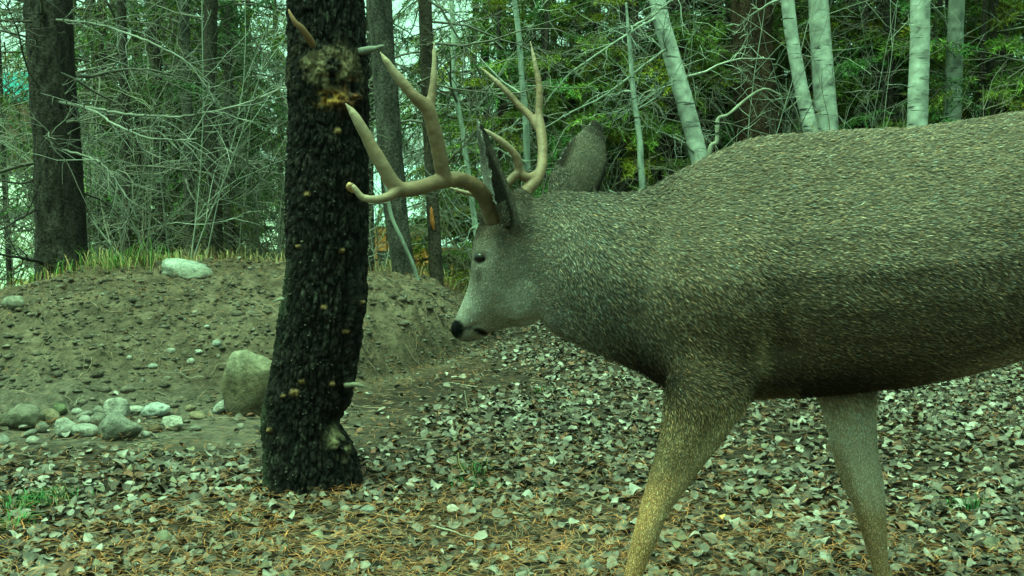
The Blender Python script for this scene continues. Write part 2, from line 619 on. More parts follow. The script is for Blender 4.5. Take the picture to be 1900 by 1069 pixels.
def proto_shrub(seed, name, label, group, n=9, H=2.4, col=(.20, .20, .16), twigs=9, sub=3, spread=.35, r=.007):
    rg = np.random.default_rng(seed)
    t = thing(name, label, 'shrub', group=group)
    st, tw = MB(), MB()
    for i in range(n):
        d = A([rg.normal(0, spread), rg.normal(0, spread), 1.0])
        h = H * rg.uniform(.5, 1.1)
        P = wander(rg, (rg.normal(0, .12), rg.normal(0, .12), -.1), d / np.linalg.norm(d), h, 11, .07, (0, 0, rg.uniform(-.25, .25)))
        c = A(col) * rg.uniform(.55, 1.4)
        V_, Q_, T_ = tube(P, np.linspace(r * rg.uniform(.7, 1.2), .0018, 11), 4, False)
        st.add(V_, Q=Q_, C=c)
        for k in range(twigs):
            m = int(rg.integers(2, 10))
            d2 = P[m + 1 if m < 10 else m] - P[m - 1]
            d2 = d2 / np.linalg.norm(d2) + rg.normal(0, .65, 3)
            P2 = wander(rg, P[m], d2 / np.linalg.norm(d2), h * rg.uniform(.12, .35), 6, .18, (0, 0, rg.uniform(-.6, .8)))
            V_, Q_, T_ = tube(P2, np.linspace(.0035, .0012, 6), 3, False)
            tw.add(V_, Q=Q_, C=c * rg.uniform(.7, 1.3))
            for s in range(sub):
                m2 = int(rg.integers(1, 5))
                d3 = P2[m2 + 1] - P2[m2]
                d3 = d3 / np.linalg.norm(d3) + rg.normal(0, .7, 3)
                P3 = wander(rg, P2[m2], d3 / np.linalg.norm(d3), h * rg.uniform(.05, .13), 4, .2, (0, 0, 0))
                V_, Q_, T_ = tube(P3, np.linspace(.0022, .0009, 4), 3, False)
                tw.add(V_, Q=Q_, C=c * rg.uniform(.7, 1.3))
    st.build('stems', M_twig, t)['kind'] = 'stuff'
    tw.build('twigs', M_twig, t)['kind'] = 'stuff'
    return t


def place(t, x, y, s, rz, first, label=None):
    o = t if first else copy_tree(t)
    o.location = (x, y, gz(x, y, False) - .02)
    o.rotation_euler = (0, 0, rz)
    o.scale = (s, s, s)
    if label:
        o['label'] = label
    return o


def zone(px_, Y):
    z = [(-999, 'beyond the far left pine pair'), (60, 'behind the thick pine on the mound'), (170, 'between the thick mound pine and the grassy crest'), (260, 'behind the grassy crest of the mound'),
         (360, 'behind the flat pale rock on the mound'), (450, 'left of the dark foreground pine behind the mound'), (530, 'hidden behind the dark foreground pine'), (690, 'between the dark pine and the near antler'),
         (800, 'behind the near antler'), (900, 'behind the deer head'), (960, 'behind the far antler'), (1030, 'behind the far ear of the deer'), (1130, 'by the very thin aspen sapling'), (1210, 'by the leaning aspen'),
         (1310, 'near the broad brown trunk'), (1440, 'by the widest white aspen'), (1560, 'between the white aspens'), (1680, 'by the smooth upright aspen'), (1750, 'by the scarred grey aspen'), (1820, 'above the deer rump')]
    t = [b for a, b in z if px_ >= a][-1]
    t = t.replace('far left pine pair', 'thick mound pine')
    return t + (', front rank' if Y < 9.5 else ', middle rank' if Y < 13 else ', back rank' if Y < 19 else ', farthest rank')


def scatter(protos, spots, smin, smax, rg, heads):
    used = set()
    labs = [heads[i % len(protos)] + ' ' + zone(p_, y_) for i, (p_, y_) in enumerate(spots)]
    for lab in set(labs):                                  # look-alikes in one place: told apart by which stands nearer
        same = sorted([i for i, l in enumerate(labs) if l == lab], key=lambda i: spots[i][1])
        if len(same) > 1:
            for j, i in enumerate(same):
                labs[i] = lab + (', nearer one' if j == 0 else ', farther one' if j == len(same) - 1 else ', one between')
    for i, (px_, Y) in enumerate(spots):
        k = i % len(protos)
        place(protos[k], (px_ - CX) / FPX * Y, Y, rg.uniform(smin, smax), rg.uniform(0, 6.28), k not in used, labs[i])
        used.add(k)


rg = np.random.default_rng(5)
G_GREEN = (.10, .155, .04)
cons = [proto_conifer(100 + i, 'conifer_tree', 'bushy green conifer with low boughs standing deep in the wood', 'green conifers deep in the wood', c_, low=l_, L=L_, nb=n_)
        for i, (c_, l_, L_, n_) in enumerate([(G_GREEN, .6, 1.8, 32), ((.085, .145, .055), .9, 1.6, 30), ((.14, .175, .042), .5, 2.0, 34), ((.075, .12, .04), 1.0, 1.5, 28)])]
deads = [proto_dead(200 + i, 'leafless_pine', 'slim conifer with bare dead lower branches in the tangled wood', 'slim conifers with dead lower branches', n=nn_, L=L_, r0=r_)
         for i, (nn_, L_, r_) in enumerate([(30, 1.9, .045), (26, 1.6, .032), (34, 2.1, .055)])]
shrubs = [proto_shrub(300 + i, 'bare_shrub', 'leafless grey shrub with many thin stems in the undergrowth', 'bare shrubs in the undergrowth', H=h_, n=n_, col=c_)
          for i, (h_, n_, c_) in enumerate([(2.6, 9, (.20, .20, .155)), (2.0, 12, (.15, .14, .105)), (3.2, 7, (.24, .25, .20)), (1.6, 12, (.19, .17, .11))])]

firs = [proto_conifer(150 + i, 'young_fir', 'low bushy young fir', 'young firs in the understorey', c_, low=.15, L=1.0, nb=40, H=5.0, r0=.03, dead=3) for i, c_ in enumerate([(.15, .20, .04), (.11, .175, .05), (.17, .20, .042)])]
scatter(firs, [(900, 11.2), (990, 10.8), (1050, 11.5), (1110, 10.4), (1140, 12.5), (1200, 11), (1270, 12.2), (1345, 11), (1440, 12), (1490, 11.4), (1560, 12.8), (1620, 11), (1680, 12.2), (1740, 10.6),
               (1800, 11.6), (1860, 10.2), (1910, 11.6), (300, 13.5), (210, 15), (380, 19), (270, 18), (1960, 10.5), (940, 14.5), (1230, 15.5), (930, 9.9), (1010, 9.6), (1080, 10), (1180, 9.7), (1390, 12.5), (1530, 10.8), (1590, 10.2), (1650, 9.8), (1820, 9.6), (1770, 12.8), (420, 13.8), (150, 14)], .7, 1.25, rg, ['yellow-green young fir', 'bright green young fir', 'lime-tinted young fir'])
con_spots = [(300, 10.8), (385, 12.4), (200, 11.6), (265, 12.2), (440, 13), (350, 15.5), (525, 15.5), (165, 17), (-40, 16), (210, 13.5), (330, 17), (470, 14.5), (880, 14), (950, 19), (1030, 13), (1110, 16),
             (1170, 20), (1260, 14), (1350, 18), (1440, 13.5), (1530, 17), (1610, 14), (1690, 20), (1760, 13), (1840, 15.5), (1930, 12.5), (2020, 16), (1080, 24),
             (1570, 24), (1660, 11.5), (1860, 11), (1300, 29)]
scatter(cons, con_spots, .8, 1.15, rg, ['full green conifer', 'bluish green conifer', 'yellow-green conifer', 'dark green conifer'])
dead_spots = [(230, 9.5), (300, 11.0), (430, 10.2), (180, 12.5), (20, 11), (690, 11.5), (925, 11.5), (1010, 10.3), (1090, 11.5), (1150, 9.8), (-60, 10), (620, 10.5),
              (1300, 11.5), (1480, 10.5), (1580, 11.8), (1640, 10), (1740, 11), (1830, 9.8), (1900, 11.5), (1380, 10.2), (460, 17), (350, 14)]
scatter(deads, dead_spots, .75, 1.1, rg, ['slim dead-branched conifer', 'spindly dead-branched conifer', 'stout dead-branched conifer'])
shrub_spots = [(170, 8.0), (260, 8.6), (350, 8.6), (430, 9.4), (505, 9.2), (-30, 9), (690, 9.5), (900, 10), (960, 9.2), (1030, 9.0), (1100, 9.8),
               (1160, 8.8), (1230, 9.5), (1290, 8.7), (1360, 9.3), (1430, 8.8), (1500, 9.6), (1570, 8.9), (1640, 9.1), (1720, 8.8), (1800, 9.6), (1870, 8.9), (270, 10.5), (470, 11),
                (1060, 12), (1200, 12), (980, 12.5), (870, 12.5), (550, 9.4), (620, 9.0)]
scatter(shrubs, shrub_spots, .8, 1.25, rg, ['grey bare shrub', 'brown twiggy shrub', 'tall pale bare shrub', 'low tan shrub'])

# -------- single trees one can point at
def own_tree(name, label, rows, Y, base_py, mtl, col, k=28, n=90, amp=.05, dead=0, L=1.5, az=None, top=3.0, seed=1, crown=True, bcol=(.13, .125, .10), rough=(16, 16, 6), twigs=7):
    """rows: (centre px, width px, py) down the visible trunk at distance Y"""
    rg = np.random.default_rng(seed)
    bx = np.interp(base_py, [r[2] for r in rows], [r[0] for r in rows])
    x0 = (bx - CX) / FPX * Y
    z0 = gz(x0, Y, False)
    t = thing(name, label, 'tree', (x0, Y, z0))
    off = A([x0, Y, z0])
    pts = A([list(U(r[0], r[2], Y)) + [r[1] / 2 * Y / FPX] for r in rows])
    pts = pts[np.argsort(pts[:, 2])]
    if pts[0, 2] > z0:                                                     # carry the foot down to the soil
        d_ = (pts[1, :3] - pts[0, :3]) / (pts[1, 2] - pts[0, 2]) if pts[1, 2] > pts[0, 2] else A([0, 0, 1.0])
        foot = pts[0, :3] - d_ * (pts[0, 2] - z0 + .15)
        pts = np.vstack([np.append(foot, pts[0, 3] * 1.12), pts])
    d_ = (pts[-1, :3] - pts[-2, :3])
    d_ = d_ / d_[2]
    e1 = np.append(pts[-1, :3] + d_ * top * .5, pts[-1, 3] * .8)
    e2 = np.append(pts[-1, :3] + d_ * top, pts[-1, 3] * .45)
    pts = np.vstack([pts, e1, e2])
    s = spline(pts, n)
    V_, Q_, T_ = tube(s[:, :3] - off, np.maximum(s[:, 3], .004), k)
    nz = fbm(V_ * A(rough), 4, seed)
    c_ = np.repeat(s[:, :3] - off, k, 0)
    V_ = c_ + (V_ - c_) * (1 + amp * 2 * nz)[:, None]
    C = A(col) * np.clip(1 + .9 * fbm(V_ * A(rough) * 1.7, 3, seed + 3), .3, 2)[:, None]
    MB().add(V_, Q=Q_, T=T_, C=C).build('trunk', mtl, t)
    zmax = s[-1, 2] - z0

    def at(z):
        return A([np.interp(z + z0, s[:, 2], s[:, i]) for i in range(4)])
    if dead:
        for i in range(dead):
            z = rg.uniform(.35, min(zmax, 3.3))
            p = at(z)
            bb_ = MB()
            dead_branches(bb_, rg, 0, .01, 1, L, lambda q: p[3], bcol, az, twigs, 3)
            Vv, Cc, Tt, Qq = bb_.arrays()
            MB().add(Vv + p[:3] - off, Q=Qq, C=Cc).build('branch', M_twig, t)
    if crown:
        b, bt = MB(), MB()
        zs = rg.uniform(zmax * .72, zmax, 10)
        boughs(b, bt, rg, zs, np.full(10, .9), (.05, .08, .03), twigs=9, nn=12)
        b.build('crown', M_needle, t)
    return t, off, at


DARKB, BROWNB, GREYB = (.040, .034, .028), (.085, .055, .036), (.10, .092, .075)
PALE = (.38, .395, .34)
lp, lpo, lpa = own_tree('pine_tree', 'thick grey-barked pine rooted in grass on top of the mound', [(72, 54, -20), (79, 56, 90), (88, 57, 200), (95, 59, 320), (101, 62, 420), (105, 72, 490)], 6.75, 490, M_barkfar, (.060, .053, .044), k=90, n=300, amp=.09, rough=(26, 26, 9), dead=14, L=1.3, seed=21, az=(2.2, 6.6))
own_tree('pine_tree', 'dark pine trunk close behind the thick pine on the mound', [(112, 40, -20), (120, 40, 150), (134, 38, 320), (142, 40, 470)], 7.3, 470, M_barkfar, (.032, .028, .024), k=28, n=110, dead=8, L=1.3, seed=22)


def long_limb(t, off, pts, r0, r1, col, twigs, seed, k=7, sub=3, tl=.35):
    """a single big dead limb traced on the trunk it grows from"""
    rg = np.random.default_rng(seed)
    s = spline([list(U(*p)) for p in pts], len(pts) * 6)
    s = s + .0022 * rg.normal(0, 1, s.shape)
    b = MB()
    V_, Q_, T_ = tube(s - off, np.linspace(r0, r1, len(s)), k)
    b.add(V_, Q=Q_, T=T_, C=A(col) * (1 + .4 * fbm(V_ * 20, 2, seed))[:, None])
    for i in range(twigs):
        m = int(rg.integers(3, len(s) - 1))
        d = s[m] - s[m - 1]
        d = d / np.linalg.norm(d) + rg.normal(0, .7, 3)
        P2 = wander(rg, s[m] - off, d / np.linalg.norm(d), tl * rg.uniform(.5, 1.5), 6, .17, (0, 0, rg.uniform(-.8, .5)))
        V_, Q_, T_ = tube(P2, np.linspace(.0045, .0014, 6), 3, False)
        b.add(V_, Q=Q_, C=A(col) * rg.uniform(.5, 1.0))
        for q_ in range(sub):
            m2 = int(rg.integers(1, 5))
            d3 = P2[m2 + 1] - P2[m2]
            d3 = d3 / np.linalg.norm(d3) + rg.normal(0, .8, 3)
            P3 = wander(rg, P2[m2], d3 / np.linalg.norm(d3), tl * rg.uniform(.2, .6), 4, .2, (0, 0, -.3))
            V_, Q_, T_ = tube(P3, np.linspace(.0028, .001, 4), 3, False)
            b.add(V_, Q=Q_, C=A(col) * rg.uniform(.5, 1.0))
    b.build('limb', M_twig, t)


LC = (.20, .20, .165)
long_limb(lp, lpo, [(84, 36, 6.75), (170, 44, 6.68), (235, 62, 6.5), (300, 88, 6.4), (350, 118, 6.4), (385, 165, 6.4)], .010, .003, LC, 16, 1)
long_limb(lp, lpo, [(90, 186, 6.75), (180, 203, 6.6), (250, 214, 6.4), (330, 217, 6.35), (390, 208, 6.3), (460, 190, 6.3), (530, 160, 6.3)], .011, .004, LC, 16, 2)
long_limb(lp, lpo, [(90, 184, 6.75), (170, 205, 6.6), (215, 232, 6.3), (270, 254, 6.2), (320, 260, 6.15), (365, 258, 6.1)], .009, .004, LC, 12, 3)
long_limb(lp, lpo, [(98, 274, 6.75), (160, 290, 6.62), (190, 305, 6.4), (215, 335, 6.3), (240, 375, 6.25), (255, 410, 6.25)], .008, .003, LC, 12, 4)
long_limb(lp, lpo, [(60, 335, 6.65), (35, 340, 6.5), (-20, 332, 6.4)], .008, .004, (.05, .045, .04), 6, 5)
long_limb(lp, lpo, [(66, 388, 6.65), (30, 410, 6.5), (-20, 440, 6.4)], .010, .005, (.05, .045, .04), 8, 6)
long_limb(lp, lpo, [(80, 488, 6.65), (40, 478, 6.4), (-20, 470, 6.3)], .012, .006, (.03, .028, .024), 8, 7)
long_limb(lp, lpo, [(60, 40, 6.65), (20, 40, 6.5), (-30, 36, 6.4)], .009, .005, (.07, .06, .05), 6, 8)
mt, mo, ma = own_tree('pine_tree', 'grey pine trunk leaning slightly behind the antlered deer and dark pine', [(702, 44, -20), (712, 44, 120), (722, 46, 250), (733, 44, 380), (745, 42, 470), (752, 46, 525)], 7.4, 525, M_barkfar, (.085, .08, .066), k=28, n=110, dead=14, L=1.4, seed=31)
st_, sto, _ = own_tree('pine_tree', 'slim pine stem with orange torn bark in front of the cabin', [(788, 24, -20), (795, 24, 200), (803, 24, 380), (808, 25, 470), (812, 26, 545)], 7.6, 545, M_barkfar, (.07, .06, .045), k=18, n=90, dead=14, L=1.3, seed=32)
own_tree('sapling', 'thin pale sapling crossing the grey pine trunk behind the mound', [(700, 6, 300), (716, 7, 345), (726, 7, 400), (746, 7, 445), (766, 7, 490), (772, 8, 510), (777, 8, 530)], 7.2, 530, M_aspen, (.22, .235, .19), k=8, n=50, dead=3, L=.5, seed=33, crown=False, top=.6)
tb = spline([list(U(*p)) for p in [(800, 384, 7.552), (801, 400, 7.546), (803, 415, 7.546), (805, 428, 7.552)]], 9)
V_, Q_, T_ = tube(tb - sto, A([.003, .012, .010, .017, .014, .019, .011, .008, .003]), 7)
MB().add(V_ * A([1, 1, 1]), Q=Q_, T=T_, C=A([.30, .135, .045]) * (1 + .6 * fbm(V_ * 60, 2, 5))[:, None]).build('torn_bark', M_wood, st_)
la, lao, _ = own_tree('aspen_tree', 'pale leaning aspen trunk growing behind the deer neck', [(1216, 30, -20), (1228, 30, 40), (1248, 31, 110), (1268, 32, 180), (1287, 32, 250), (1300, 33, 305)], 8.6, 560, M_aspen, PALE, k=24, n=110, amp=.02, dead=6, L=.8, seed=41, crown=False, bcol=(.26, .27, .22), rough=(9, 9, 14))
own_tree('aspen_tree', 'slender pale aspen stem leaning against the widest white aspen', [(1459, 24, -20), (1468, 24, 60), (1482, 25, 140), (1497, 26, 210), (1508, 28, 260)], 9.0, 560, M_aspen, PALE, k=24, n=110, amp=.02, dead=3, L=.6, seed=42, crown=False, bcol=(.26, .27, .22), rough=(9, 9, 14))
own_tree('aspen_tree', 'widest white aspen trunk with dark knots behind the deer back', [(1517, 36, -20), (1523, 38, 80), (1529, 40, 160), (1535, 42, 250)], 9.2, 560, M_aspen, PALE, k=28, n=110, amp=.02, dead=3, L=.7, seed=43, crown=False, bcol=(.26, .27, .22), rough=(9, 9, 14))
own_tree('aspen_tree', 'smooth upright pale aspen trunk standing alone behind the deer back', [(1707, 34, -20), (1707, 35, 80), (1704, 36, 160), (1702, 37, 240)], 8.8, 560, M_aspen, (.37, .385, .33), k=28, n=110, amp=.015, dead=2, L=.6, seed=44, crown=False, bcol=(.26, .27, .22), rough=(9, 9, 14))
own_tree('aspen_tree', 'scarred grey aspen trunk with a dark side next to the conifers', [(1776, 28, -20), (1772, 29, 80), (1769, 31, 160), (1765, 33, 230)], 9.4, 560, M_aspen, (.19, .20, .165), k=24, n=110, amp=.04, dead=8, L=.9, seed=45, crown=False, bcol=(.08, .075, .06), rough=(9, 9, 14))
own_tree('aspen_tree', 'very thin pale aspen sapling rising behind the deer ear', [(1172, 9, 130), (1177, 10, 190), (1186, 11, 250), (1191, 12, 335)], 8.2, 560, M_aspen, (.29, .315, .26), k=10, n=70, amp=.03, dead=4, L=.8, seed=46, crown=False, top=.5, bcol=(.3, .32, .26))
own_tree('aspen_tree', 'forked thin pale sapling behind the far antler', [(952, 9, -20), (962, 10, 60), (969, 11, 150), (976, 12, 230), (979, 13, 330)], 8.4, 560, M_aspen, (.27, .30, .245), k=10, n=70, amp=.03, dead=6, L=.8, seed=47, crown=False, bcol=(.28, .3, .24))
own_tree('aspen_tree', 'thin crooked sapling between the two antlers', [(836, 9, -20), (842, 10, 60), (840, 9, 130), (846, 10, 180), (858, 9, 240), (866, 10, 300)], 8.3, 560, M_aspen, (.34, .38, .30), k=10, n=70, amp=.03, dead=6, L=.8, seed=48, crown=False, bcol=(.24, .25, .2))
own_tree('conifer_tree', 'broad dark brown conifer trunk behind the leaning aspen', [(1252, 56, -20), (1246, 58, 120), (1240, 60, 240), (1234, 70, 330)], 10.2, 560, M_barkfar, (.038, .031, .025), k=28, n=100, dead=16, L=1.6, seed=51, bcol=(.07, .06, .045))
own_tree('conifer_tree', 'broad brown conifer trunk with flaky bark beside the slender aspen', [(1392, 74, -20), (1396, 76, 100), (1402, 82, 200), (1410, 90, 300)], 9.8, 560, M_barkfar, (.062, .043, .028), k=36, n=130, amp=.07, dead=14, L=1.6, seed=52, bcol=(.10, .085, .06))
own_tree('conifer_tree', 'dark conifer trunk with hanging brown dead boughs', [(1320, 34, -20), (1325, 36, 150), (1330, 40, 300)], 11.4, 560, M_barkfar, (.03, .025, .02), k=20, n=80, dead=20, L=1.3, seed=53, bcol=(.07, .045, .03))
own_tree('conifer_tree', 'thin dark conifer trunk right of the broad trunk with hanging boughs', [(1165, 26, -20), (1168, 27, 150), (1172, 28, 300)], 12.0, 560, M_barkfar, (.03, .025, .02), k=16, n=80, dead=16, L=1.2, seed=54, bcol=(.06, .05, .04))
own_tree('conifer_tree', 'grey conifer trunk half hidden by twigs beyond the scarred aspen', [(1842, 24, -20), (1846, 25, 100), (1850, 26, 220)], 11.5, 560, M_barkfar, (.06, .055, .045), k=16, n=80, dead=14, L=1.4, seed=55)
own_tree('conifer_tree', 'bare grey pole tree in the thicket behind the mound', [(340, 20, -20), (345, 20, 150), (350, 21, 300), (352, 22, 470)], 9.6, 500, M_barkfar, (.11, .105, .085), k=14, n=80, dead=14, L=1.3, seed=56)
own_tree('conifer_tree', 'short-limbed grey tree next to the pole tree behind the mound', [(392, 24, -20), (390, 25, 200), (398, 27, 350), (400, 30, 480)], 9.0, 500, M_barkfar, (.06, .055, .042), k=14, n=80, dead=12, L=1.3, seed=57)

LB = (.26, .275, .22)
long_limb(la, lao, [(1243, 88, 8.6), (1226, 98, 8.5), (1165, 145, 8.4), (1114, 182, 8.3), (1060, 208, 8.25), (1010, 238, 8.2)], .012, .004, LB, 12, 41)
long_limb(la, lao, [(1226, 30, 8.6), (1190, 48, 8.5), (1148, 74, 8.4), (1098, 108, 8.3), (1054, 140, 8.25), (1013, 190, 8.2)], .011, .004, LB, 12, 42)
long_limb(la, lao, [(1262, 150, 8.6), (1225, 165, 8.5), (1196, 172, 8.4), (1180, 200, 8.35)], .007, .003, LB, 8, 43)
# fallen pale branch hooked behind the deer
fb_ = thing('fallen_branch', 'crooked bare pale branch leaning behind the deer withers', 'branch', tuple(U(1325, 560, 8.4)))
FO = A(fb_.location)
s = spline([list(U(*p)) for p in [(1318, 560, 8.4), (1315, 300, 8.4), (1330, 262, 8.4), (1332, 222, 8.4), (1352, 212, 8.4), (1390, 180, 8.45), (1420, 165, 8.5), (1450, 178, 8.5)]], 48)
V_, Q_, T_ = tube(s - FO, np.linspace(.021, .006, 48) * (1 + .12 * np.sin(np.arange(48) * 1.1) + .1 * np.sin(np.arange(48) * .43)), 9)
MB().add(V_, Q=Q_, T=T_, C=A([.24, .24, .18]) * (1 + .5 * fbm(V_ * 12, 3, 4))[:, None]).build('stem', M_twig, fb_)

# -------- the cabin beyond the mound, and a roof at the far left
def boxm(b, x0, x1, y0, y1, z0, z1, c):
    V_ = A([(x, y, z) for z in (z0, z1) for y in (y0, y1) for x in (x0, x1)])
    Q_ = [(0, 2, 3, 1), (4, 5, 7, 6), (0, 1, 5, 4), (2, 6, 7, 3), (0, 4, 6, 2), (1, 3, 7, 5)]
    b.add(V_, Q=Q_, C=c)


def cabin(name, label, px0, px1, Y, py_bot, wall_h, logc, roofc, roof_h, nlog):
    x0, x1 = (px0 - CX) / FPX * Y, (px1 - CX) / FPX * Y
    zb = U(px0, py_bot, Y)[2]
    t = thing(name, label, 'cabin', ((x0 + x1) / 2, Y, zb))
    w = (x1 - x0) / 2
    b = MB()
    boxm(b, -w + .1, w - .1, .12, 4.5, -1.2, wall_h, A(logc) * .8)
    b.build('wall', M_wood, t, False)
    lh = wall_h / nlog
    lg_ = None
    for i in range(nlog):
        b = MB()
        V_, Q_, T_ = tube([(-w, .1, (i + .5) * lh), (0, .1, (i + .5) * lh), (w, .1, (i + .5) * lh)], lh * .54, 10)
        b.add(V_, Q=Q_, T=T_, C=A(logc) * rnd.uniform(.75, 1.2))
        b.build('log', M_wood, t)
    b = MB()
    e = .5
    ov = .35
    V_ = A([(-w - e, -ov, wall_h - .02), (w + e, -ov, wall_h - .02), (w + e, 2.3, wall_h + roof_h), (-w - e, 2.3, wall_h + roof_h), (-w - e, 5.0, wall_h - .02), (w + e, 5.0, wall_h - .02)])
    V2 = V_ + A([0, 0, .12])
    b.add(np.vstack([V_, V2]), Q=[(0, 3, 2, 1), (3, 4, 5, 2), (6, 7, 8, 9), (9, 8, 11, 10), (0, 1, 7, 6), (4, 10, 11, 5), (0, 6, 9, 3), (3, 9, 10, 4), (1, 2, 8, 7), (2, 5, 11, 8)], C=roofc)
    b.build('roof', M_roof, t, False)
    return t, w


ct, cw = cabin('log_cabin', 'orange log cabin with pale metal roof seen between trunks beyond the mound', 640, 905, 27, 548, 1.75, (.36, .17, .055), (.50, .60, .60), 1.5, 8)
for wx in (.6, -.7):
    f = MB()
    for (a0, a1, z0_, z1_) in ((-.34, .34, .38, .46), (-.34, .34, 1.12, 1.2), (-.34, -.27, .46, 1.12), (.27, .34, .46, 1.12)):
        boxm(f, wx + a0, wx + a1, -.06, .02, z0_, z1_, (.42, .20, .07))
    wf = f.build('window', M_wood, ct, False)
    g = MB()
    boxm(g, wx - .27, wx + .27, -.03, -.01, .46, 1.12, (.03, .035, .035))
    g.build('pane', M_glass, wf, False)
b = MB()
V_ = A([(.3, -1.6, 1.25), (1.7, -1.6, 1.25), (1.7, .0, 1.62), (.3, .0, 1.62)])
b.add(np.vstack([V_, V_ + A([0, 0, .08])]), Q=[(0, 3, 2, 1), (4, 5, 6, 7), (0, 1, 5, 4), (1, 2, 6, 5), (2, 3, 7, 6), (3, 0, 4, 7)], C=(.6, .66, .66))
b.build('porch_roof', M_roof, ct, False)
for xx in (.38, 1.6):
    b = MB()
    boxm(b, xx - .05, xx + .05, -1.5, -1.4, -.6, 1.27, (.36, .17, .06))
    b.build('porch_post', M_wood, ct, False)
cabin('house', 'distant brown house with teal metal roof behind the thick pine', -330, 60, 45, 262, 1.6, (.22, .12, .08), (.10, .28, .28), 1.4, 6)

# -------- unseen conifers added beside and behind the camera to block low sky light
for i in range(14):
    a_ = math.radians(100 + 160 * i / 13) + rg.normal(0, .04)
    d_ = rg.uniform(4.5, 8.5)
    place(cons[i % 4], math.sin(a_) * d_, math.cos(a_) * d_, rg.uniform(.95, 1.25), rg.uniform(0, 6.28), False, 'unseen green conifer added behind the viewpoint to block sky light')
for i, (x_, y_) in enumerate([(3.9, 2.5), (4.6, 5.0), (-3.8, 1.6), (-4.6, 3.6), (5.4, 7.2), (-5.2, 5.6)]):
    place(cons[i % 4], x_, y_, 1.0, i * 1.3, False, 'unseen green conifer added beside the clearing to block sky light')

# ================================================================== the dark pine in the foreground
def bark_trunk(rows, Y, kz, ka, depth, cell, seed, zext=None, dark=(.034, .030, .024), light=(.10, .095, .075), flare=0.0, crack=1.0):
    """rows: (left px, right px, py) from top to bottom -> displaced bark mesh arrays (world coordinates)"""
    rows = sorted(rows, key=lambda r: -r[2])
    ctr = A([U((r[0] + r[1]) / 2, r[2], Y) for r in rows])
    rad = A([(r[1] - r[0]) / 2 * Y / FPX for r in rows])
    z = ctr[:, 2]
    zz = np.linspace(z[0], z[-1], kz)
    cx, rr = np.interp(zz, z, ctr[:, 0]), np.interp(zz, z, rad)
    for _ in range(int(kz * .02) + 2):                                    # soften the polyline
        cx[1:-1] = (cx[:-2] + 2 * cx[1:-1] + cx[2:]) / 4
        rr[1:-1] = (rr[:-2] + 2 * rr[1:-1] + rr[2:]) / 4
    a = np.arange(ka) * 2 * math.pi / ka
    ca, sa = np.cos(a)[None], np.sin(a)[None]
    lob = 1 + .05 * np.sin(2 * a + 1.0)[None] + .04 * np.sin(3 * a + 2)[None]
    P0 = np.stack([cx[:, None] + rr[:, None] * ca * lob / lob.max(), Y + rr[:, None] * sa * lob, zz[:, None] + 0 * ca], -1)
    Nn = np.stack([ca + 0 * zz[:, None], sa + 0 * zz[:, None], 0 * ca + 0 * zz[:, None]], -1)
    return P0, Nn, zz, a


def grid_quads(n, k):
    i = np.arange(n - 1)[:, None] * k
    j = np.arange(k)[None]
    j2 = (j + 1) % k
    return np.stack([i + j, i + j2, i + k + j2, i + k + j], -1).reshape(-1, 4)


TY = 3.30
rows = [(532, 668, -60), (533, 672, 0), (533, 680, 100), (535, 682, 200), (531, 682, 300), (530, 683, 400), (527, 679, 500), (521, 678, 560), (515, 673, 600), (508, 666, 650),
        (498, 656, 700), (490, 651, 740), (485, 648, 780), (485, 654, 820), (487, 664, 850), (489, 672, 880), (486, 678, 915), (478, 684, 945), (470, 690, 960)]
P0, Nn, zz, ang = bark_trunk(rows, TY, 470, 250, 0, 0, 3)
px, py = proj(P0)
rel = A(P0)
q = np.stack([P0[..., 0] * 95, P0[..., 1] * 95, P0[..., 2] * 36], -1)
q = q + .6 * fbm(P0 * 30, 2, 4)[..., None]
f1, f2, cid = worley(q, 50)
plate = sm(0.0, .30, f2 - f1)
q2 = np.stack([P0[..., 0] * 44, P0[..., 1] * 44, P0[..., 2] * 9], -1) + .5 * fbm(P0 * 12, 2, 6)[..., None]
g1, g2, gid = worley(q2, 60)
fur_ = sm(0.0, .28, g2 - g1)
dsp = -.007 * (1 - fur_) + plate * (.002 + .0035 * cid) + .010 * fbm(P0 * 8, 3, 8) + .0045 * fbm(P0 * A([110, 110, 60]), 3, 9)
front = sm(0.0, .5, -Nn[..., 1])


def spot(cx, cy, rx, ry, pw=2):
    return np.exp(-(np.abs((px - cx) / rx) ** pw + np.abs((py - cy) / ry) ** pw)) * front


sideN = sm(.3, .9, Nn[..., 0])
dsp += -.030 * np.exp(-((py - 785) / 26) ** 2) * sm(.45, .95, Nn[..., 0])            # notch above the root swelling
dsp += .016 * np.exp(-((px - 662) / 12) ** 2) * sm(470, 540, py) * (1 - sm(700, 760, py)) * front     # side ridge
dsp += -.014 * np.exp(-((px - 641 + (py - 600) * .04) / 7) ** 2) * sm(470, 540, py) * (1 - sm(730, 790, py)) * front
burl = spot(608, 128, 48, 34)
dsp += burl * (.016 + .03 * fbm(P0 * 40, 3, 12))
b2 = spot(640, 185, 36, 28)
dsp += b2 * (.008 + .035 * fbm(P0 * 45, 3, 13))
b3 = spot(628, 822, 17, 26)
dsp += b3 * (.012 + .03 * fbm(P0 * 45, 3, 14))
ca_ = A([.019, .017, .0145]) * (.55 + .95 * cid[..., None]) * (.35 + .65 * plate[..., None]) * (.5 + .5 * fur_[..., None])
lich = (sm(.72, .95, cid) * plate * sm(-.1, .4, fbm(P0 * 6, 3, 20)))[..., None]
ca_ = ca_ * (1 - .75 * lich) + A([.05, .05, .04]) * .75 * lich
moss = (sm(.55, .95, -Nn[..., 0]) * sm(-.2, .3, fbm(P0 * 9, 3, 22)) * sm(380, 560, py))[..., None]
ca_ = ca_ * (1 - .5 * moss) + A([.075, .085, .05]) * .5 * moss


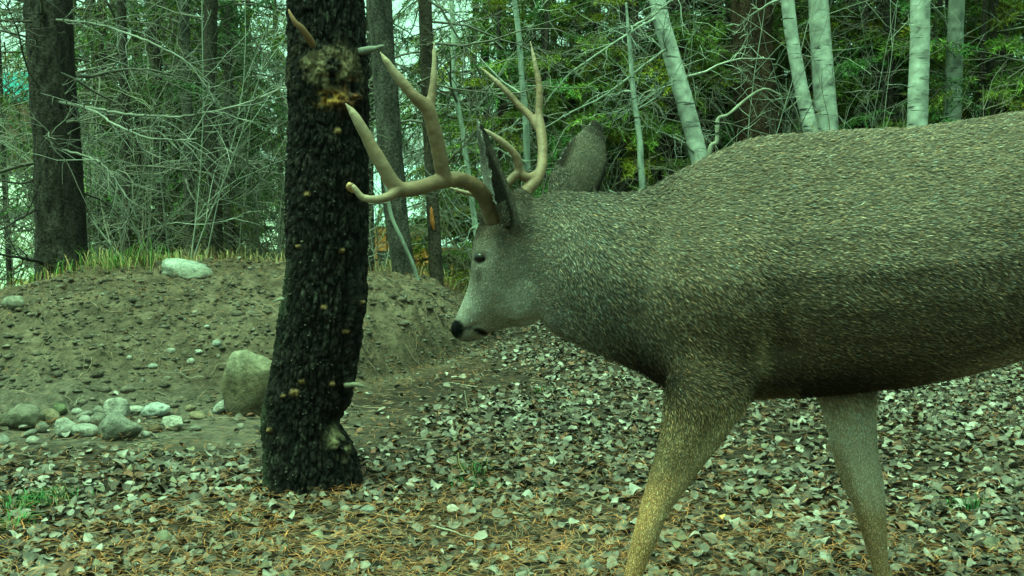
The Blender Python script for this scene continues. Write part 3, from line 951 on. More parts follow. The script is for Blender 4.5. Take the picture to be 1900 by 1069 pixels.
def paint(c, w, col, nz=30, sd=15):
    k = (np.clip(w * 1.5, 0, 1) * sm(-.25, .25, fbm(P0 * nz, 3, sd)))[..., None]
    return c * (1 - k) + A(col) * k


ca_ = paint(ca_, burl, (.22, .18, .11))
ca_ = paint(ca_, spot(612, 183, 20, 12), (.42, .25, .07), 60)
ca_ = paint(ca_, spot(650, 175, 18, 24), (.14, .075, .035), 40)
ca_ = paint(ca_, b3, (.25, .22, .13))
for (kx, ky, kr) in ((626, 243, 7), (571, 360, 6), (546, 729, 9), (525, 735, 4), (552, 457, 4), (635, 465, 5), (601, 570, 6), (643, 616, 5), (662, 560, 4), (500, 798, 6), (560, 708, 6), (615, 712, 6)):
    w_ = spot(kx, ky, kr * .9, kr * .7, 4)
    dsp += w_ * .006
    ca_ = ca_ * (1 - w_[..., None]) + A([.40, .28, .13]) * w_[..., None] * (.6 + .4 * vnoise(P0 * 150, 3)[..., None] ** 2)
pine = thing('pine_tree', 'dark rough-barked pine trunk with orange scars beside the deer antlers', 'tree', (float(U(585, 930, TY)[0]), TY, 0.0))
PL = A([pine.location.x, TY, 0.0])
P1 = P0 + Nn * dsp[..., None]
n_, k_ = P0.shape[:2]
MB().add(P1.reshape(-1, 3) - PL, Q=grid_quads(n_, k_), C=np.clip(ca_, .004, 1).reshape(-1, 3)).build('trunk', M_bark, pine)
# upper trunk above the picture
top = P1[-1].mean(0)
ptsu = spline([top - A([0, 0, .05]), top + A([.03, .0, 1.2]), top + A([.0, .1, 3.0]), top + A([.05, .1, 6.0])], 24)
Vt, Qt, Tt = tube(ptsu - PL, np.linspace(.112, .03, 24), 24)
MB().add(Vt, Q=Qt, T=Tt, C=(.04, .035, .03)).build('upper_trunk', M_barkfar, pine)


def stub(pts, radii, col, parent, off, name='branch_stub', m=None, k=9):
    s = spline(pts, 9)
    P = A([U(*r) for r in s]) - off
    P = P + .004 * fbm(P * 60, 2, 3)[:, None]
    Vt, Qt, Tt = tube(P, np.interp(np.linspace(0, 1, 9), np.linspace(0, 1, len(radii)), radii), k)
    MB().add(Vt, Q=Qt, T=Tt, C=col).build(name, m or M_twig, parent)


stub([(585, 92, 3.20), (566, 62, 3.14), (548, 40, 3.12), (535, 18, 3.12)], [.012, .010, .008, .002], (.19, .12, .07), pine, PL)
stub([(660, 98, 3.26), (684, 92, 3.22), (712, 86, 3.18)], [.013, .011, .004], (.20, .20, .17), pine, PL)
stub([(640, 716, 3.22), (660, 714, 3.2), (676, 716, 3.2)], [.008, .007, .004], (.17, .16, .12), pine, PL)
stub([(535, 558, 3.24), (522, 556, 3.22), (508, 560, 3.22)], [.007, .006, .002], (.2, .2, .15), pine, PL)
stub([(655, 352, 3.22), (648, 346, 3.17), (650, 340, 3.16)], [.009, .009, .006], (.40, .28, .15), pine, PL)
# flaked bark scales standing off the trunk
fb = MB()
vis = np.where((front.ravel() > .02) & (plate.ravel() > .8))[0]
for i in R.choice(vis, 450, replace=False):
    p, nn = P1.reshape(-1, 3)[i] - PL, Nn.reshape(-1, 3)[i]
    t = A([-nn[1], nn[0], 0])
    w, h = R.uniform(.0012, .0035), R.uniform(.002, .006)
    up = A([0, 0, 1.0])
    o = R.uniform(.001, .005)
    s = R.uniform(-.3, .3)
    cc = A([.04, .038, .03]) * R.uniform(.5, 2.6)
    fb.add([p - t * w - nn * .003, p + t * w - nn * .003, p + t * (w * .8 + s * h) - up * h + nn * o, p - t * (w * .7 - s * h) - up * h * .8 + nn * o * 1.4], Q=[(0, 1, 2, 3)], C=cc)
fl = fb.build('bark_scales', M_bark, pine, smooth=False)
fl['kind'] = 'stuff'

# ================================================================== the deer
YC = 2.10                                   # body centre plane
DSC = FPX / YC


def ring(top, bot, lat, hw, k=28, e=2.2, nar=0.0, low=0.0):
    """closed section between top and bottom points, half width hw along lat"""
    top, bot = A(top), A(bot)
    c, h = (top + bot) / 2, (top - bot) / 2
    a = np.arange(k) * 2 * math.pi / k
    ca, sa = np.cos(a), np.sin(a)
    u = np.sign(ca) * np.abs(ca) ** (2 / e)
    s = np.sign(sa) * np.abs(sa) ** (2 / e)
    w = hw * (1 - nar * np.clip(u, 0, 1) ** 1.5 - low * np.clip(-u, 0, 1) ** 1.5)
    return c + u[:, None] * h + (s * w)[:, None] * A(lat)


def loft(b, rings):
    k = len(rings[0])
    V = np.concatenate(rings)
    n = len(rings)
    i = np.arange(n - 1)[:, None] * k
    j = np.arange(k)[None]
    j2 = (j + 1) % k
    Q = np.stack([i + j, i + j2, i + k + j2, i + k + j], -1).reshape(-1, 4)
    V = np.concatenate([V, rings[0].mean(0)[None], rings[-1].mean(0)[None]])
    T = [(n * k, (m + 1) % k, m) for m in range(k)] + [(n * k + 1, (n - 1) * k + m, (n - 1) * k + (m + 1) % k) for m in range(k)]
    b.add(V, T=T, Q=Q)


def loft_px(b, st, yaw=0.0, dense=3, e=2.2, yfun=None):
    """st rows: topx, topy, botx, boty, halfwidth, narrow-top, narrow-bottom, Y"""
    s = spline(st, (len(st) - 1) * dense + 1)
    lat = A([math.sin(yaw), math.cos(yaw), 0.0])
    loft(b, [ring(U(r[0], r[1], r[7]), U(r[2], r[3], r[7]), lat, r[4], 28, e, r[5], r[6]) for r in s])


bb = MB()
# trunk of the body and neck: top x,y  bottom x,y  half width, narrow top, narrow bottom, distance
torso = [
    (2235, 330, 2232, 450, .05, .2, .2, YC), (2205, 268, 2205, 560, .13, .25, .3, YC), (2120, 222, 2120, 640, .185, .3, .4, YC),
    (2010, 206, 2000, 648, .205, .35, .35, YC), (1900, 208, 1895, 662, .220, .40, .25, YC), (1800, 222, 1800, 690, .228, .42, .25, YC),
    (1700, 236, 1700, 712, .225, .45, .25, YC), (1600, 242, 1600, 724, .213, .5, .28, YC), (1500, 246, 1500, 734, .198, .55, .32, YC),
    (1400, 257, 1400, 738, .183, .6, .26, YC), (1325, 286, 1318, 738, .174, .6, .22, YC), (1262, 318, 1240, 722, .152, .5, .30, YC),
    (1212, 345, 1185, 690, .122, .42, .40, YC), (1160, 357, 1122, 664, .102, .35, .35, YC), (1105, 358, 1065, 636, .090, .3, .3, YC),
    (1050, 356, 1022, 612, .078, .3, .3, YC + .005), (1005, 362, 1000, 586, .060, .3, .3, YC + .01), (965, 400, 975, 555, .040, .3, .3, YC + .018)]
loft_px(bb, torso)
YAW = math.radians(24)


def yh(x):                                    # depth along the head's own axis, which turns away
    return YC + 0.005 + (975 - x) / DSC * math.tan(YAW)


hd = [(968, 348, 1022, 430, .045, .2, .1), (930, 366, 1015, 520, .060, .15, .1), (902, 398, 1002, 575, .064, .12, .2), (886, 432, 992, 598, .064, .1, .35),
      (880, 468, 980, 604, .060, .1, .45), (879, 500, 962, 606, .052, .15, .45), (873, 528, 942, 608, .044, .2, .4), (864, 552, 921, 613, .038, .2, .35),
      (855, 574, 903, 621, .034, .2, .3), (846, 592, 889, 629, .031, .15, .25), (839, 604, 874, 634, .027, .1, .2), (839, 616, 858, 633, .015, 0, 0)]
loft_px(bb, [h + (yh((h[0] + h[2]) / 2),) for h in hd], yaw=YAW, e=2.1)
LATH = A([math.sin(YAW), math.cos(YAW), 0.0])


def blob(c, r, ax=None):
    """small ellipsoid added to the body before the surfaces are merged"""
    k, n = 14, 9
    rr = A(r, float) * np.ones(3)
    rings = []
    for i in range(1, n):
        p = math.pi * i / n
        a = np.arange(k) * 2 * math.pi / k
        q = np.stack([np.sin(p) * np.cos(a) * rr[0], np.sin(p) * np.sin(a) * rr[1], np.full(k, math.cos(p) * rr[2])], -1)
        if ax is not None:
            q = q @ A(ax)
        rings.append(A(c) + q)
    loft(bb, rings)


HX = A([[math.cos(YAW), -math.sin(YAW), 0], [math.sin(YAW), math.cos(YAW), 0], [0, 0, 1]])
EYE = U(889, 480, yh(889) - 0.046) 
blob(U(897, 458, yh(897) - 0.042), (.026, .016, .018), HX)                    # brow
blob(U(905, 462, yh(905) + 0.050), (.024, .016, .018), HX)
blob(U(905, 492, yh(905) - 0.044), (.020, .012, .010), HX)                    # lower lid
blob(U(950, 545, yh(950) - 0.020), (.055, .03, .055), HX)                      # cheek
blob(U(850, 607, yh(850) - 0.016), (.014, .012, .013), HX)                    # nostril wing
blob(U(858, 606, yh(858) + 0.018), (.014, .012, .013), HX)
for sgn in (-1, 1):                                                           # antler pedicles
    q = U(925, 398, yh(925)) + LATH * 0.038 * sgn
    blob(q, (.024, .024, .036))


def leg(st, Y, hoofY=None):
    """st rows: centre x, y, width px, half depth m, Y offset"""
    s = spline(st, (len(st) - 1) * 3 + 1)
    rings = []
    for i, r in enumerate(s):
        i0, i1 = max(i - 1, 0), min(i + 1, len(s) - 1)
        d = s[i1][:2] - s[i0][:2]
        d = d / np.linalg.norm(d)
        nx = A([-d[1], d[0]])
        a = r[:2] + nx * r[2] / 2
        c = r[:2] - nx * r[2] / 2
        rings.append(ring(U(a[0], a[1], Y + r[4]), U(c[0], c[1], Y + r[4]), (0, 1, 0), r[3], 22, 2.1))
    loft(bb, rings)


NL, FL = YC - 0.105, YC + 0.125
leg([(1362, 540, 90, .025, .05), (1348, 630, 140, .044, .022), (1326, 690, 156, .053, .010), (1304, 745, 148, .050, .006), (1290, 785, 124, .044, .01), (1262, 845, 92, .036, .01),
     (1238, 893, 74, .031, .01), (1219, 932, 57, .028, .01), (1206, 968, 50, .028, .01), (1196, 1000, 45, .026, .01), (1180, 1050, 37, .018, .01), (1160, 1130, 34, .017, .01),
     (1148, 1185, 42, .022, .01), (1128, 1218, 42, .021, .01), (1118, 1232, 46, .022, .01)], NL)
leg([(1540, 600, 150, .04, -.04), (1555, 680, 130, .050, -.02), (1571, 727, 108, .046, -.01), (1580, 779, 91, .040, 0), (1588, 848, 82, .034, 0), (1600, 893, 74, .031, 0),
     (1610, 925, 60, .028, 0), (1617, 960, 50, .026, 0), (1624, 1000, 42, .022, 0), (1634, 1050, 34, .017, 0), (1644, 1090, 40, .021, 0), (1630, 1120, 40, .020, 0), (1622, 1138, 44, .021, 0)], FL)
HN, HF = YC - 0.11, YC + 0.12
leg([(2110, 430, 200, .06, .02), (2090, 540, 230, .068, 0), (2070, 640, 190, .06, 0), (2085, 720, 125, .046, 0), (2125, 800, 84, .034, 0), (2165, 870, 66, .028, 0),
     (2178, 920, 58, .026, 0), (2165, 990, 44, .02, 0), (2150, 1090, 38, .018, 0), (2142, 1180, 44, .022, 0), (2115, 1215, 44, .021, 0), (2105, 1232, 46, .022, 0)], HN)
leg([(2080, 450, 180, .05, -.02), (2030, 560, 190, .06, 0), (1975, 650, 150, .052, 0), (1965, 720, 105, .042, 0), (1990, 790, 76, .032, 0), (2015, 850, 60, .026, 0),
     (2012, 900, 52, .024, 0), (1990, 980, 40, .019, 0), (1970, 1060, 36, .018, 0), (1960, 1090, 40, .021, 0), (1940, 1118, 42, .02, 0), (1932, 1138, 44, .021, 0)], HF)
# tail
leg([(2215, 290, 60, .03, 0), (2240, 340, 62, .03, 0), (2255, 410, 52, .024, 0), (2262, 480, 24, .012, 0)], YC)


# ears: curled sheets with thickness.  axis points, facing direction of the opening
EARS = []


def ear(base, tip, openv, width, curl, bend=0.0, thick=.0065, pt=1.0, low=False):
    base, tip = A(base), A(tip)
    ax = tip - base
    L = np.linalg.norm(ax)
    ax = ax / L
    o = A(openv, float)
    o = o - (o @ ax) * ax
    o /= np.linalg.norm(o)
    s = np.cross(ax, o)
    nL, nA = 26, 13
    prof_t = A([0, .08, .2, .35, .5, .65, .8, .9, .96, 1.0])
    prof_w = A([.42, .55, .78, .96, 1.0, .92, .68, .44, .27, .08])
    if low:
        prof_w = A([.62, .80, .97, 1.0, .92, .78, .58, .40, .26, .08])
    outer, inner = [], []
    for i in range(nL):
        t = i / (nL - 1)
        w = width * np.interp(t, prof_t, prof_w) * (1 - (1 - pt) * float(sm(.55, .85, A(t))))
        cu = curl * (1 - .55 * t)
        a = np.linspace(-cu, cu, nA)
        rad = w / max(cu, .2)
        c = base + ax * L * t - o * bend * math.sin(math.pi * t)
        for r_, dst in ((rad, outer), (max(rad - thick, rad * .6), inner)):
            p = c + o * (rad * math.cos(cu * .0) * .0) + (-o[None] * (r_ * np.cos(a))[:, None] + s[None] * (r_ * np.sin(a))[:, None]) + o * rad * .75
            dst.append(p)
    k = 2 * nA
    rings = [np.concatenate([outer[i], inner[i][::-1]]) for i in range(nL)]
    loft(bb, rings)
    cl = np.stack([base + ax * L * t for t in np.linspace(0, 1, 12)])
    EARS.append((cl, o, width, s, width / curl * math.sin(min(curl, 1.57))))


ear(U(960, 424, 2.035), U(884, 224, 1.985), (-.97, -.17, -.1), .074, 1.5, -.004, low=True)
ear(U(1042, 392, 2.19), U(1107, 224, 2.30), (-.35, .93, .1), .066, .8, .01, pt=.85, low=True)

V, N, T, Q = remesh(bb.mesh('deer_raw'), 0.0054, 6, 0.5)
# let the legs and the head flow into the body: local smoothing where they join
px, py = proj(V)
E_ = np.concatenate([T[:, [0, 1]], T[:, [1, 2]], T[:, [2, 0]], Q[:, [0, 1]], Q[:, [1, 2]], Q[:, [2, 3]], Q[:, [3, 0]]])
E_ = np.concatenate([E_, E_[:, ::-1]])
deg = np.maximum(np.bincount(E_[:, 0], minlength=len(V)), 1)


def relax(w, it):
    for _ in range(it):
        m = np.stack([np.bincount(E_[:, 0], weights=V[E_[:, 1], i], minlength=len(V)) for i in range(3)], -1) / deg[:, None]
        V[:] = V + (m - V) * w[:, None]


relax(np.exp(-((px - 1325) / 95) ** 2 - ((py - 650) / 75) ** 2) * (V[:, 1] < YC - .03) * .6, 110)
relax(np.exp(-((px - 1010) / 35) ** 2) * (py > 375) * (py < 600) * .5, 40)
relax(np.exp(-((px - 2080) / 120) ** 2 - ((py - 600) / 120) ** 2) * .5, 60)
tri_ = np.concatenate([T, Q[:, [0, 1, 2]], Q[:, [0, 2, 3]]])
fn = np.cross(V[tri_[:, 1]] - V[tri_[:, 0]], V[tri_[:, 2]] - V[tri_[:, 0]])
N = np.stack([sum(np.bincount(tri_[:, j], weights=fn[:, i], minlength=len(V)) for j in range(3)) for i in range(3)], -1)
N /= np.linalg.norm(N, axis=1)[:, None] + 1e-12
# muscle relief
px, py = proj(V)


def bump_px(cx, cy, rx, ry, amt, side=-1, ang=0):
    dx, dy = px - cx, py - cy
    c_, s_ = math.cos(ang), math.sin(ang)
    u, v = (dx * c_ + dy * s_) / rx, (-dx * s_ + dy * c_) / ry
    w = np.exp(-(u * u + v * v)) * sm(0.1, 0.7, N[:, 1] * side)
    V[:] = V + N * (w * amt)[:, None]


bump_px(1335, 600, 85, 120, .012)                 # shoulder
bump_px(1445, 600, 35, 90, -.014)                 # fold behind the shoulder
bump_px(1390, 420, 60, 150, .006)
bump_px(1200, 480, 26, 150, -.010, ang=.25)       # neck / shoulder crease
bump_px(1440, 655, 45, 26, -.020)                 # armpit
bump_px(1900, 480, 45, 120, -.008)                # flank
bump_px(2050, 470, 90, 130, .012)
bump_px(925, 548, 26, 22, .004)
bump_px(893, 482, 10, 8, -.009)                   # eye socket
bump_px(889, 518, 7, 13, -.004)                   # tear gland
bump_px(878, 606, 14, 4, -.006, ang=-.35)         # mouth
V += N * (0.0035 * fbm(V * 9, 3, 77))[:, None]


def ear_mask(P):
    best = np.zeros(len(P))
    ins = np.zeros(len(P))
    tt = np.zeros(len(P))
    wid = np.zeros(len(P))
    for k_, (cl, o, w, s, lat_) in enumerate(EARS):
        d = np.linalg.norm(P[:, None] - cl[None], axis=2)
        i = d.argmin(1)
        m = (d.min(1) < w * np.where(i < 4, .62, 1.12)) & (i >= 1)
        best[m] = k_ + 1
        tt[m] = i[m] / 11.0
        off = P - cl[i]
        wid[m] = (np.abs(off @ s) / lat_)[m]
        ins[m] = (off @ o)[m]
    return best, tt, wid, ins


def mixc(c, col, w):
    return c * (1 - w[:, None]) + A(col) * w[:, None]


def deer_colour(P, Nn):
    px, py = proj(P)
    n = fbm(P * 7, 3, 91)
    c = np.tile(A([.158, .132, .098]), (len(P), 1))
    c = mixc(c, (.125, .096, .063), sm(430, 640, py) * sm(1150, 1300, px))                     # browner flank
    c = mixc(c, (.15, .134, .105), 1 - sm(1080, 1260, px))                                    # greyer neck
    c = mixc(c, (.10, .088, .07), (1 - sm(1180, 1300, px)) * (1 - sm(352, 400, py)) * .85)      # dark nape line
    # dark brisket
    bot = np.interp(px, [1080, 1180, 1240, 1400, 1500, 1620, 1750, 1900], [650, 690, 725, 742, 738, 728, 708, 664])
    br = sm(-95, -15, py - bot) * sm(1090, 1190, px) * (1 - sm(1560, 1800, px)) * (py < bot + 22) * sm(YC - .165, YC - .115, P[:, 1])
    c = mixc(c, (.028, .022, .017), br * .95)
    c = mixc(c, (.34, .27, .19), sm(-40, 0, py - bot) * sm(1700, 1850, px))
    # legs
    lg = sm(705, 800, py)
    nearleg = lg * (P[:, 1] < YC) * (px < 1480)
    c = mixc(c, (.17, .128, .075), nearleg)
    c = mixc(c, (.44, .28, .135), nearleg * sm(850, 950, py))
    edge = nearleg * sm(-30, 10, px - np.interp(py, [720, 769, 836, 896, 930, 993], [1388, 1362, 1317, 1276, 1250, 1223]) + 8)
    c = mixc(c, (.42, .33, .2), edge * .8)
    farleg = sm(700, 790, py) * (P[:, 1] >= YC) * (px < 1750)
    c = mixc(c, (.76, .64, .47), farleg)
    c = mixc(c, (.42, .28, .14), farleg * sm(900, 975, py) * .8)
    c = mixc(c, (.30, .20, .10), farleg * (1 - sm(1570, 1590, px - (py - 880) * .35)) * sm(800, 860, py) * .6)
    c = mixc(c, (.30, .21, .12), lg * sm(1780, 1850, px))
    c = mixc(c, (.36, .29, .18), np.exp(-((px - 1412) / 16) ** 2 - ((py - 655) / 38) ** 2) * .8 * (P[:, 1] < YC))
    # head
    hm = 1 - sm(900, 1050, px - (py - 480) * .35)
    hm = hm * (py < 660) * (py > 395)
    c = mixc(c, (.44, .40, .335), hm)
    c = mixc(c, (.155, .125, .09), hm * (1 - sm(430, 500, py)) * .9)                            # darker forehead
    c = mixc(c, (.20, .17, .13), hm * np.exp(-((px - 925) / 30) ** 2 - ((py - 500) / 35) ** 2) * .5)
    muz = np.exp(-((px - 868) / 26) ** 2 - ((py - 572) / 30) ** 2)
    c = mixc(c, (.66, .62, .54), muz * hm)
    thr = np.exp(-((px - 985) / 34) ** 2 - ((py - 590) / 26) ** 2)
    c = mixc(c, (.68, .64, .57), thr * .95 * (py > 520))
    c = mixc(c, (.36, .33, .28), np.exp(-((px - 905) / 16) ** 2 - ((py - 472) / 26) ** 2) * .7)   # pale eye ring
    c = mixc(c, (.05, .04, .03), np.exp(-((px - 889) / 6) ** 2 - ((py - 514) / 12) ** 2) * .35)
    c = mixc(c, (.035, .028, .02), np.exp(-((px - 884) / 12) ** 2 - ((py - 424) / 16) ** 2) * .95)
    c = mixc(c, (.03, .025, .02), np.exp(-((px - 887) / 13) ** 2 - ((py - 480) / 9) ** 2) * .85 * hm)
    nose = ((px - 844) / 17) ** 2 + ((py - 612) / 19) ** 2
    c = mixc(c, (.008, .008, .009), 1 - sm(.7, 1.5, nose))
    c = mixc(c, (.022, .02, .018), 1 - sm(.3, 1.7, ((px - 891) / 15 ) ** 2 + ((py - 616 - (px - 891) * .32 + 4 * n) / 6) ** 2))
    c = mixc(c, (.05, .045, .04), .6 - .6 * sm(.4, 1.5, ((px - 866) / 13) ** 2 + ((py - 610 + 4 * n) / 4) ** 2))
    c = mixc(c, (.42, .40, .36), np.exp(-((px - 868) / 12) ** 2 - ((py - 629) / 7) ** 2) * .9)
    c = mixc(c, (.055, .044, .032), np.exp(-((px - 958) / 30) ** 2 - ((py - 385) / 45) ** 2) * .85)
    # ears
    e, tt, wd, ins = ear_mask(P)
    em = e > 0
    back = A([.17, .15, .115])
    for k_, (cl, o, w, s, lat_) in enumerate(EARS):
        m = e == k_ + 1
        facing = (Nn @ o)
        inner = m & (facing > .25) & (tt > .3)
        c[m] = back
        c[m] = mixc(c[m], (.03, .026, .022), sm(.6, .92, tt[m]))
        c[m] = mixc(c[m], (.022, .018, .015), sm(.55, .82, wd[m]) * .92)
        ic = mixc(np.tile(A([.78, .76, .70]), (int(inner.sum()), 1)), (.05, .045, .04), sm(.0, .9, wd[inner]) * sm(.5, .75, tt[inner]) * .8)
        c[inner] = ic
    return c * (1 + .18 * n[:, None])


deer = thing('mule_deer', 'big antlered buck deer with grey-brown coat walking past the dark pine', 'deer', (float(U(1500, 800, YC)[0]), YC, 0.0))
DL = A([deer.location.x, deer.location.y, 0.0])
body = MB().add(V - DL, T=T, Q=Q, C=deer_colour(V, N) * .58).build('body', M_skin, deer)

# eyes sit in the hide where the head's own surface is
def surf(cx, cy, side):
    qx, qy = proj(V)
    m = np.where((np.abs(qx - cx) < 5) & (np.abs(qy - cy) < 5))[0]
    return V[m[np.argmin(V[m, 1] * side)]]


EYE = surf(884, 479, 1) + A([.004, .006, 0])
# eyes
for sgn, pos in ((-1, EYE), (1, U(903, 484, yh(903) + .050))):
    k, n = 16, 10
    q = [pos]
    b = MB()
    P_ = []
    for i in range(n + 1):
        p = math.pi * i / n
        a = np.arange(k) * 2 * math.pi / k
        P_.append(np.stack([math.sin(p) * np.cos(a), math.sin(p) * np.sin(a), np.full(k, math.cos(p))], -1) * A([.0145, .0145, .0115]))
    Vv = np.concatenate(P_) + pos - DL
    i = np.arange(n)[:, None] * k
    j = np.arange(k)[None]
    Qq = np.stack([i + j, i + (j + 1) % k, i + k + (j + 1) % k, i + k + j], -1).reshape(-1, 4)
    b.add(Vv, Q=Qq, C=(.008, .006, .005))
    b.build('eye', M_eye, deer)

# hooves
for hx, hy in ((1118, NL + .01), (1622, FL), (2105, HN), (1932, HF)):
    g = U(hx, HOR + FPX * CAMH / hy, hy)
    b = MB()
    for sgn in (-1, 1):
        st = []
        for t in np.linspace(0, 1, 6):
            cx_ = g[0] - .012 - .020 * (1 - t)
            w = .040 - .012 * t
            zz = -0.012 + .075 * t
            a = np.arange(12) * 2 * math.pi / 12
            st.append(np.stack([cx_ + np.cos(a) * w * (1 - .0 * t), g[1] + sgn * .013 + np.sin(a) * .014, np.full(12, zz)], -1))
        Vv = np.concatenate(st) - DL
        i = np.arange(5)[:, None] * 12
        j = np.arange(12)[None]
        Qq = np.stack([i + j, i + (j + 1) % 12, i + 12 + (j + 1) % 12, i + 12 + j], -1).reshape(-1, 4)
        b.add(Vv, Q=Qq, C=(.03, .026, .022))
    b.build('hoof', M_hoof, deer)

# antlers: rows px, py, Y, radius
def antler(lines, name_lab, thin):
    b = MB()
    for ln in lines:
        s = spline(ln, (len(ln) - 1) * 7 + 1)
        P = np.stack([U(r[0], r[1], r[2]) for r in s])
        Vt, Qt, Tt = tube(P, np.maximum(s[:, 3] * thin, .0014), 14)
        b.add(Vt, Q=Qt, T=Tt)
    V, N, T, Q = remesh(b.mesh('antler_raw'), .0026, 5, .5)
    V = V + N * (.0016 * fbm(V * 45, 3, 5) + .0012)[:, None]
    px, py = proj(V)
    tipw = np.zeros(len(V))
    for ln in lines:
        tp = U(*ln[-1][:3])
        tipw = np.maximum(tipw, 1 - sm(.01, .10, np.linalg.norm(V - tp, axis=1)))
    base = 1 - sm(.03, .16, np.linalg.norm(V - U(*lines[0][0][:3]), axis=1))
    V = V + N * (.0022 * base * fbm(V * 70, 3, 9))[:, None]
    c = np.tile(A([.165, .115, .066]), (len(V), 1)) * (1 + .35 * fbm(V * 30, 3, 6))[:, None]
    c = mixc(c, (.38, .31, .21), tipw * .75)
    c = mixc(c, (.12, .085, .05), base * .75)
    o = MB().add(V - DL, T=T, Q=Q, C=c).build('antler', M_antler, deer)
    o['label'] = name_lab


antler([[(914, 412, 2.035, .025), (906, 380, 2.02, .0235), (886, 349, 2.0, .022), (852, 333, 1.975, .021), (815, 337, 1.95, .021), (772, 349, 1.92, .0195), (738, 349, 1.905, .0205), (708, 306, 1.89, .0185), (676, 246, 1.88, .014), (656, 212, 1.875, .0095), (641, 192, 1.872, .002)],
        [(745, 348, 1.905, .016), (724, 363, 1.89, .013), (698, 370, 1.88, .0105), (674, 367, 1.875, .0085), (660, 352, 1.87, .0065), (654, 340, 1.868, .002)],
        [(828, 336, 1.955, .018), (821, 318, 1.95, .021), (815, 283, 1.94, .0205), (805, 240, 1.93, .0195), (793, 202, 1.92, .0195), (768, 178, 1.91, .0150), (738, 143, 1.905, .0115), (718, 115, 1.90, .008), (705, 97, 1.898, .002)],
        [(795, 208, 1.92, .015), (801, 178, 1.925, .0115), (805, 140, 1.93, .0085), (806, 105, 1.935, .006), (805, 80, 1.937, .002)]],
       'near antler curving forward over the dark trunk, with four tines', .62)
antler([[(948, 402, 2.12, .024), (962, 372, 2.14, .022), (985, 345, 2.17, .019), (1003, 318, 2.20, .017), (1007, 280, 2.23, .0155), (1003, 238, 2.26, .0155), (1000, 210, 2.28, .012), (1001, 165, 2.29, .0105), (993, 120, 2.30, .0075), (984, 76, 2.31, .002)],
        [(1004, 246, 2.26, .013), (985, 218, 2.28, .0125), (958, 190, 2.29, .011), (926, 156, 2.30, .0075), (890, 124, 2.31, .002)],
        [(1000, 322, 2.20, .014), (978, 330, 2.17, .014), (964, 318, 2.165, .013), (959, 293, 2.16, .012), (940, 270, 2.155, .010), (910, 248, 2.15, .007), (887, 236, 2.15, .002)],
        [(964, 318, 2.165, .012), (935, 345, 2.15, .012), (900, 361, 2.14, .0095), (865, 358, 2.135, .0075), (845, 352, 2.13, .005), (832, 347, 2.13, .002)]],
       'far antler rising behind the ear', .60)

